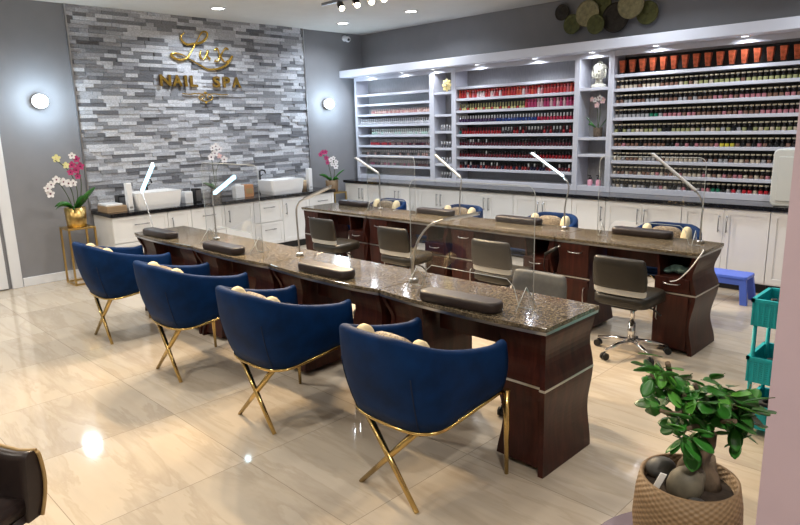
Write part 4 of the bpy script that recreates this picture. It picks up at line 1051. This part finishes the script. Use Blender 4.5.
br = [([(.036, 0, .13), (.0, 0, .19), (-.05, .01, .25), (-.075, 0, .31)], .007), ([(.036, 0, .13), (.03, .02, .19), (.01, .03, .24)], .006), ([(.036, 0, .13), (.07, 0, .17), (.11, -.01, .20)], .007),
      ([(.036, 0, .13), (.05, -.04, .17), (.06, -.08, .19)], .006), ([(.0, 0, .19), (-.06, -.03, .19), (-.10, -.03, .20)], .005), ([(-.05, .01, .25), (-.10, .0, .27), (-.115, 0, .28)], .004), ([(.036, 0, .13), (.06, .05, .17), (.07, .08, .18)], .006), ([(.036, 0, .13), (-.01, -.04, .16), (-.04, -.06, .165)], .006)]
q = B('trunk')
for pts, r in br: q.tube(smooth3([S(a, b, H+c) for a, b, c in pts]), r, 6)
q.build('branches', t_)
def leaf_mesh(name, mt, L):
    q = B(mt); W = L*.33; rs = []
    for i in range(9):
        u = i/8; w = W*max(.04, sin(pi*min(.99, .02+.97*u**1.15)))**.6; x = L*u; z = -.10*L*u*u
        rs.append([(x, -w, z+.10*w), (x, -w*.5, z-.03*w), (x, 0, z-.09*w), (x, w*.5, z-.03*w), (x, w, z+.10*w), (x, w*.5, z-.03*w-.001), (x, 0, z-.09*w-.001), (x, -w*.5, z-.03*w-.001)])
    q.loft(rs); q.m(M['stem']).tube([(-.012, 0, 0), (.003, 0, -.0005)], .0012, 5)
    bmesh.ops.recalc_face_normals(q.bm, faces=q.bm.faces[:])
    me = bpy.data.meshes.new(name); q.bm.to_mesh(me); q.bm.free()
    for m_ in q.mats: me.materials.append(m_)
    return me
lm = [leaf_mesh('leaf', 'leafdark', .064), leaf_mesh('leaf', 'leafdark', .054), leaf_mesh('leaf', 'leaflight', .055)]
cl = [(-.085, 0, .285, 8, .030), (-.105, 0, .275, 7, .03), (-.055, 0, .25, 9, .035), (-.095, -.02, .205, 6, .025), (-.01, .0, .225, 15, .045), (.03, -.02, .205, 17, .05), (.075, 0, .20, 15, .045), (.115, -.01, .185, 11, .035), (.135, .0, .165, 8, .03), (-.045, -.03, .15, 10, .03), (-.02, -.04, .12, 7, .025), (.0, -.045, .175, 10, .03), (.02, .05, .22, 10, .04), (-.05, .02, .215, 9, .035), (.10, -.03, .14, 8, .03), (.06, -.02, .235, 8, .035)]
cnt = 0; random.seed(11)
for cx, cy, cz, n_, rad in cl:
    for k in range(n_):
        if cnt >= 165: break
        a = random.uniform(0, 2*pi); el = random.uniform(-1.0, .5)
        p = S(cx+random.gauss(0, rad*.5), cy+random.gauss(0, rad*.6), H+cz+random.gauss(0, rad*.42))
        o = bpy.data.objects.new('leaf', random.choices(lm, (5, 4, 3))[0]); col.objects.link(o); o.parent = t_
        o.location = p; o.rotation_euler = (random.uniform(-.8, .8), -el, a); s = random.uniform(.8, 1.12); o.scale = (s, s, s); cnt += 1
        if cnt > 98: o['_x'] = 1
# keep at most 100 leaves as parts, the rest join one lot
ex = [o for o in t_.children_recursive if o.get('_x')]
bm_ = bmesh.new()
for o in ex:
    tmp = o.data.copy(); tmp.transform(Matrix.LocRotScale(o.location, o.rotation_euler, o.scale)); bm_.from_mesh(tmp); bpy.data.meshes.remove(tmp)
if ex:
    me = bpy.data.meshes.new('foliage'); bm_.to_mesh(me); me.materials.append(M['leafdark']); me.materials.append(M['stem'])
    fo = bpy.data.objects.new('foliage', me); col.objects.link(fo); fo.parent = t_; fo['kind'] = 'stuff'
bm_.free()
for o in ex: bpy.data.objects.remove(o)

# ------------------------------------------------------------------ world, camera, view
w = bpy.data.worlds.new('world'); bpy.context.scene.world = w; w.use_nodes = True
w.node_tree.nodes['Background'].inputs[0].default_value = (.9, .92, 1, 1); w.node_tree.nodes['Background'].inputs[1].default_value = .05
cd = bpy.data.cameras.new('camera'); cam = bpy.data.objects.new('camera', cd); col.objects.link(cam)
cd.sensor_width = 36; cd.lens = 634.24*36/800; cd.clip_start = .05
p, r, y = [math.radians(v) for v in (12.238, -1.508, 44.988)]
fw = Vector((-sin(y)*cos(p), cos(y)*cos(p), -sin(p))); rt = Vector((cos(y), sin(y), 0)); up = rt.cross(fw)
r2 = rt*cos(r)+up*sin(r); u2 = up*cos(r)-rt*sin(r)
cam.matrix_world = Matrix(((r2.x, u2.x, -fw.x, 0), (r2.y, u2.y, -fw.y, 0), (r2.z, u2.z, -fw.z, 1.7), (0, 0, 0, 1)))
sc = bpy.context.scene; sc.camera = cam
sc.view_settings.view_transform = 'Standard'; sc.view_settings.look = 'None'; sc.view_settings.gamma = 1; sc.view_settings.exposure = .33
sc.view_settings.use_curve_mapping = False
sc.cycles.max_bounces = 8; sc.cycles.transparent_max_bounces = 24
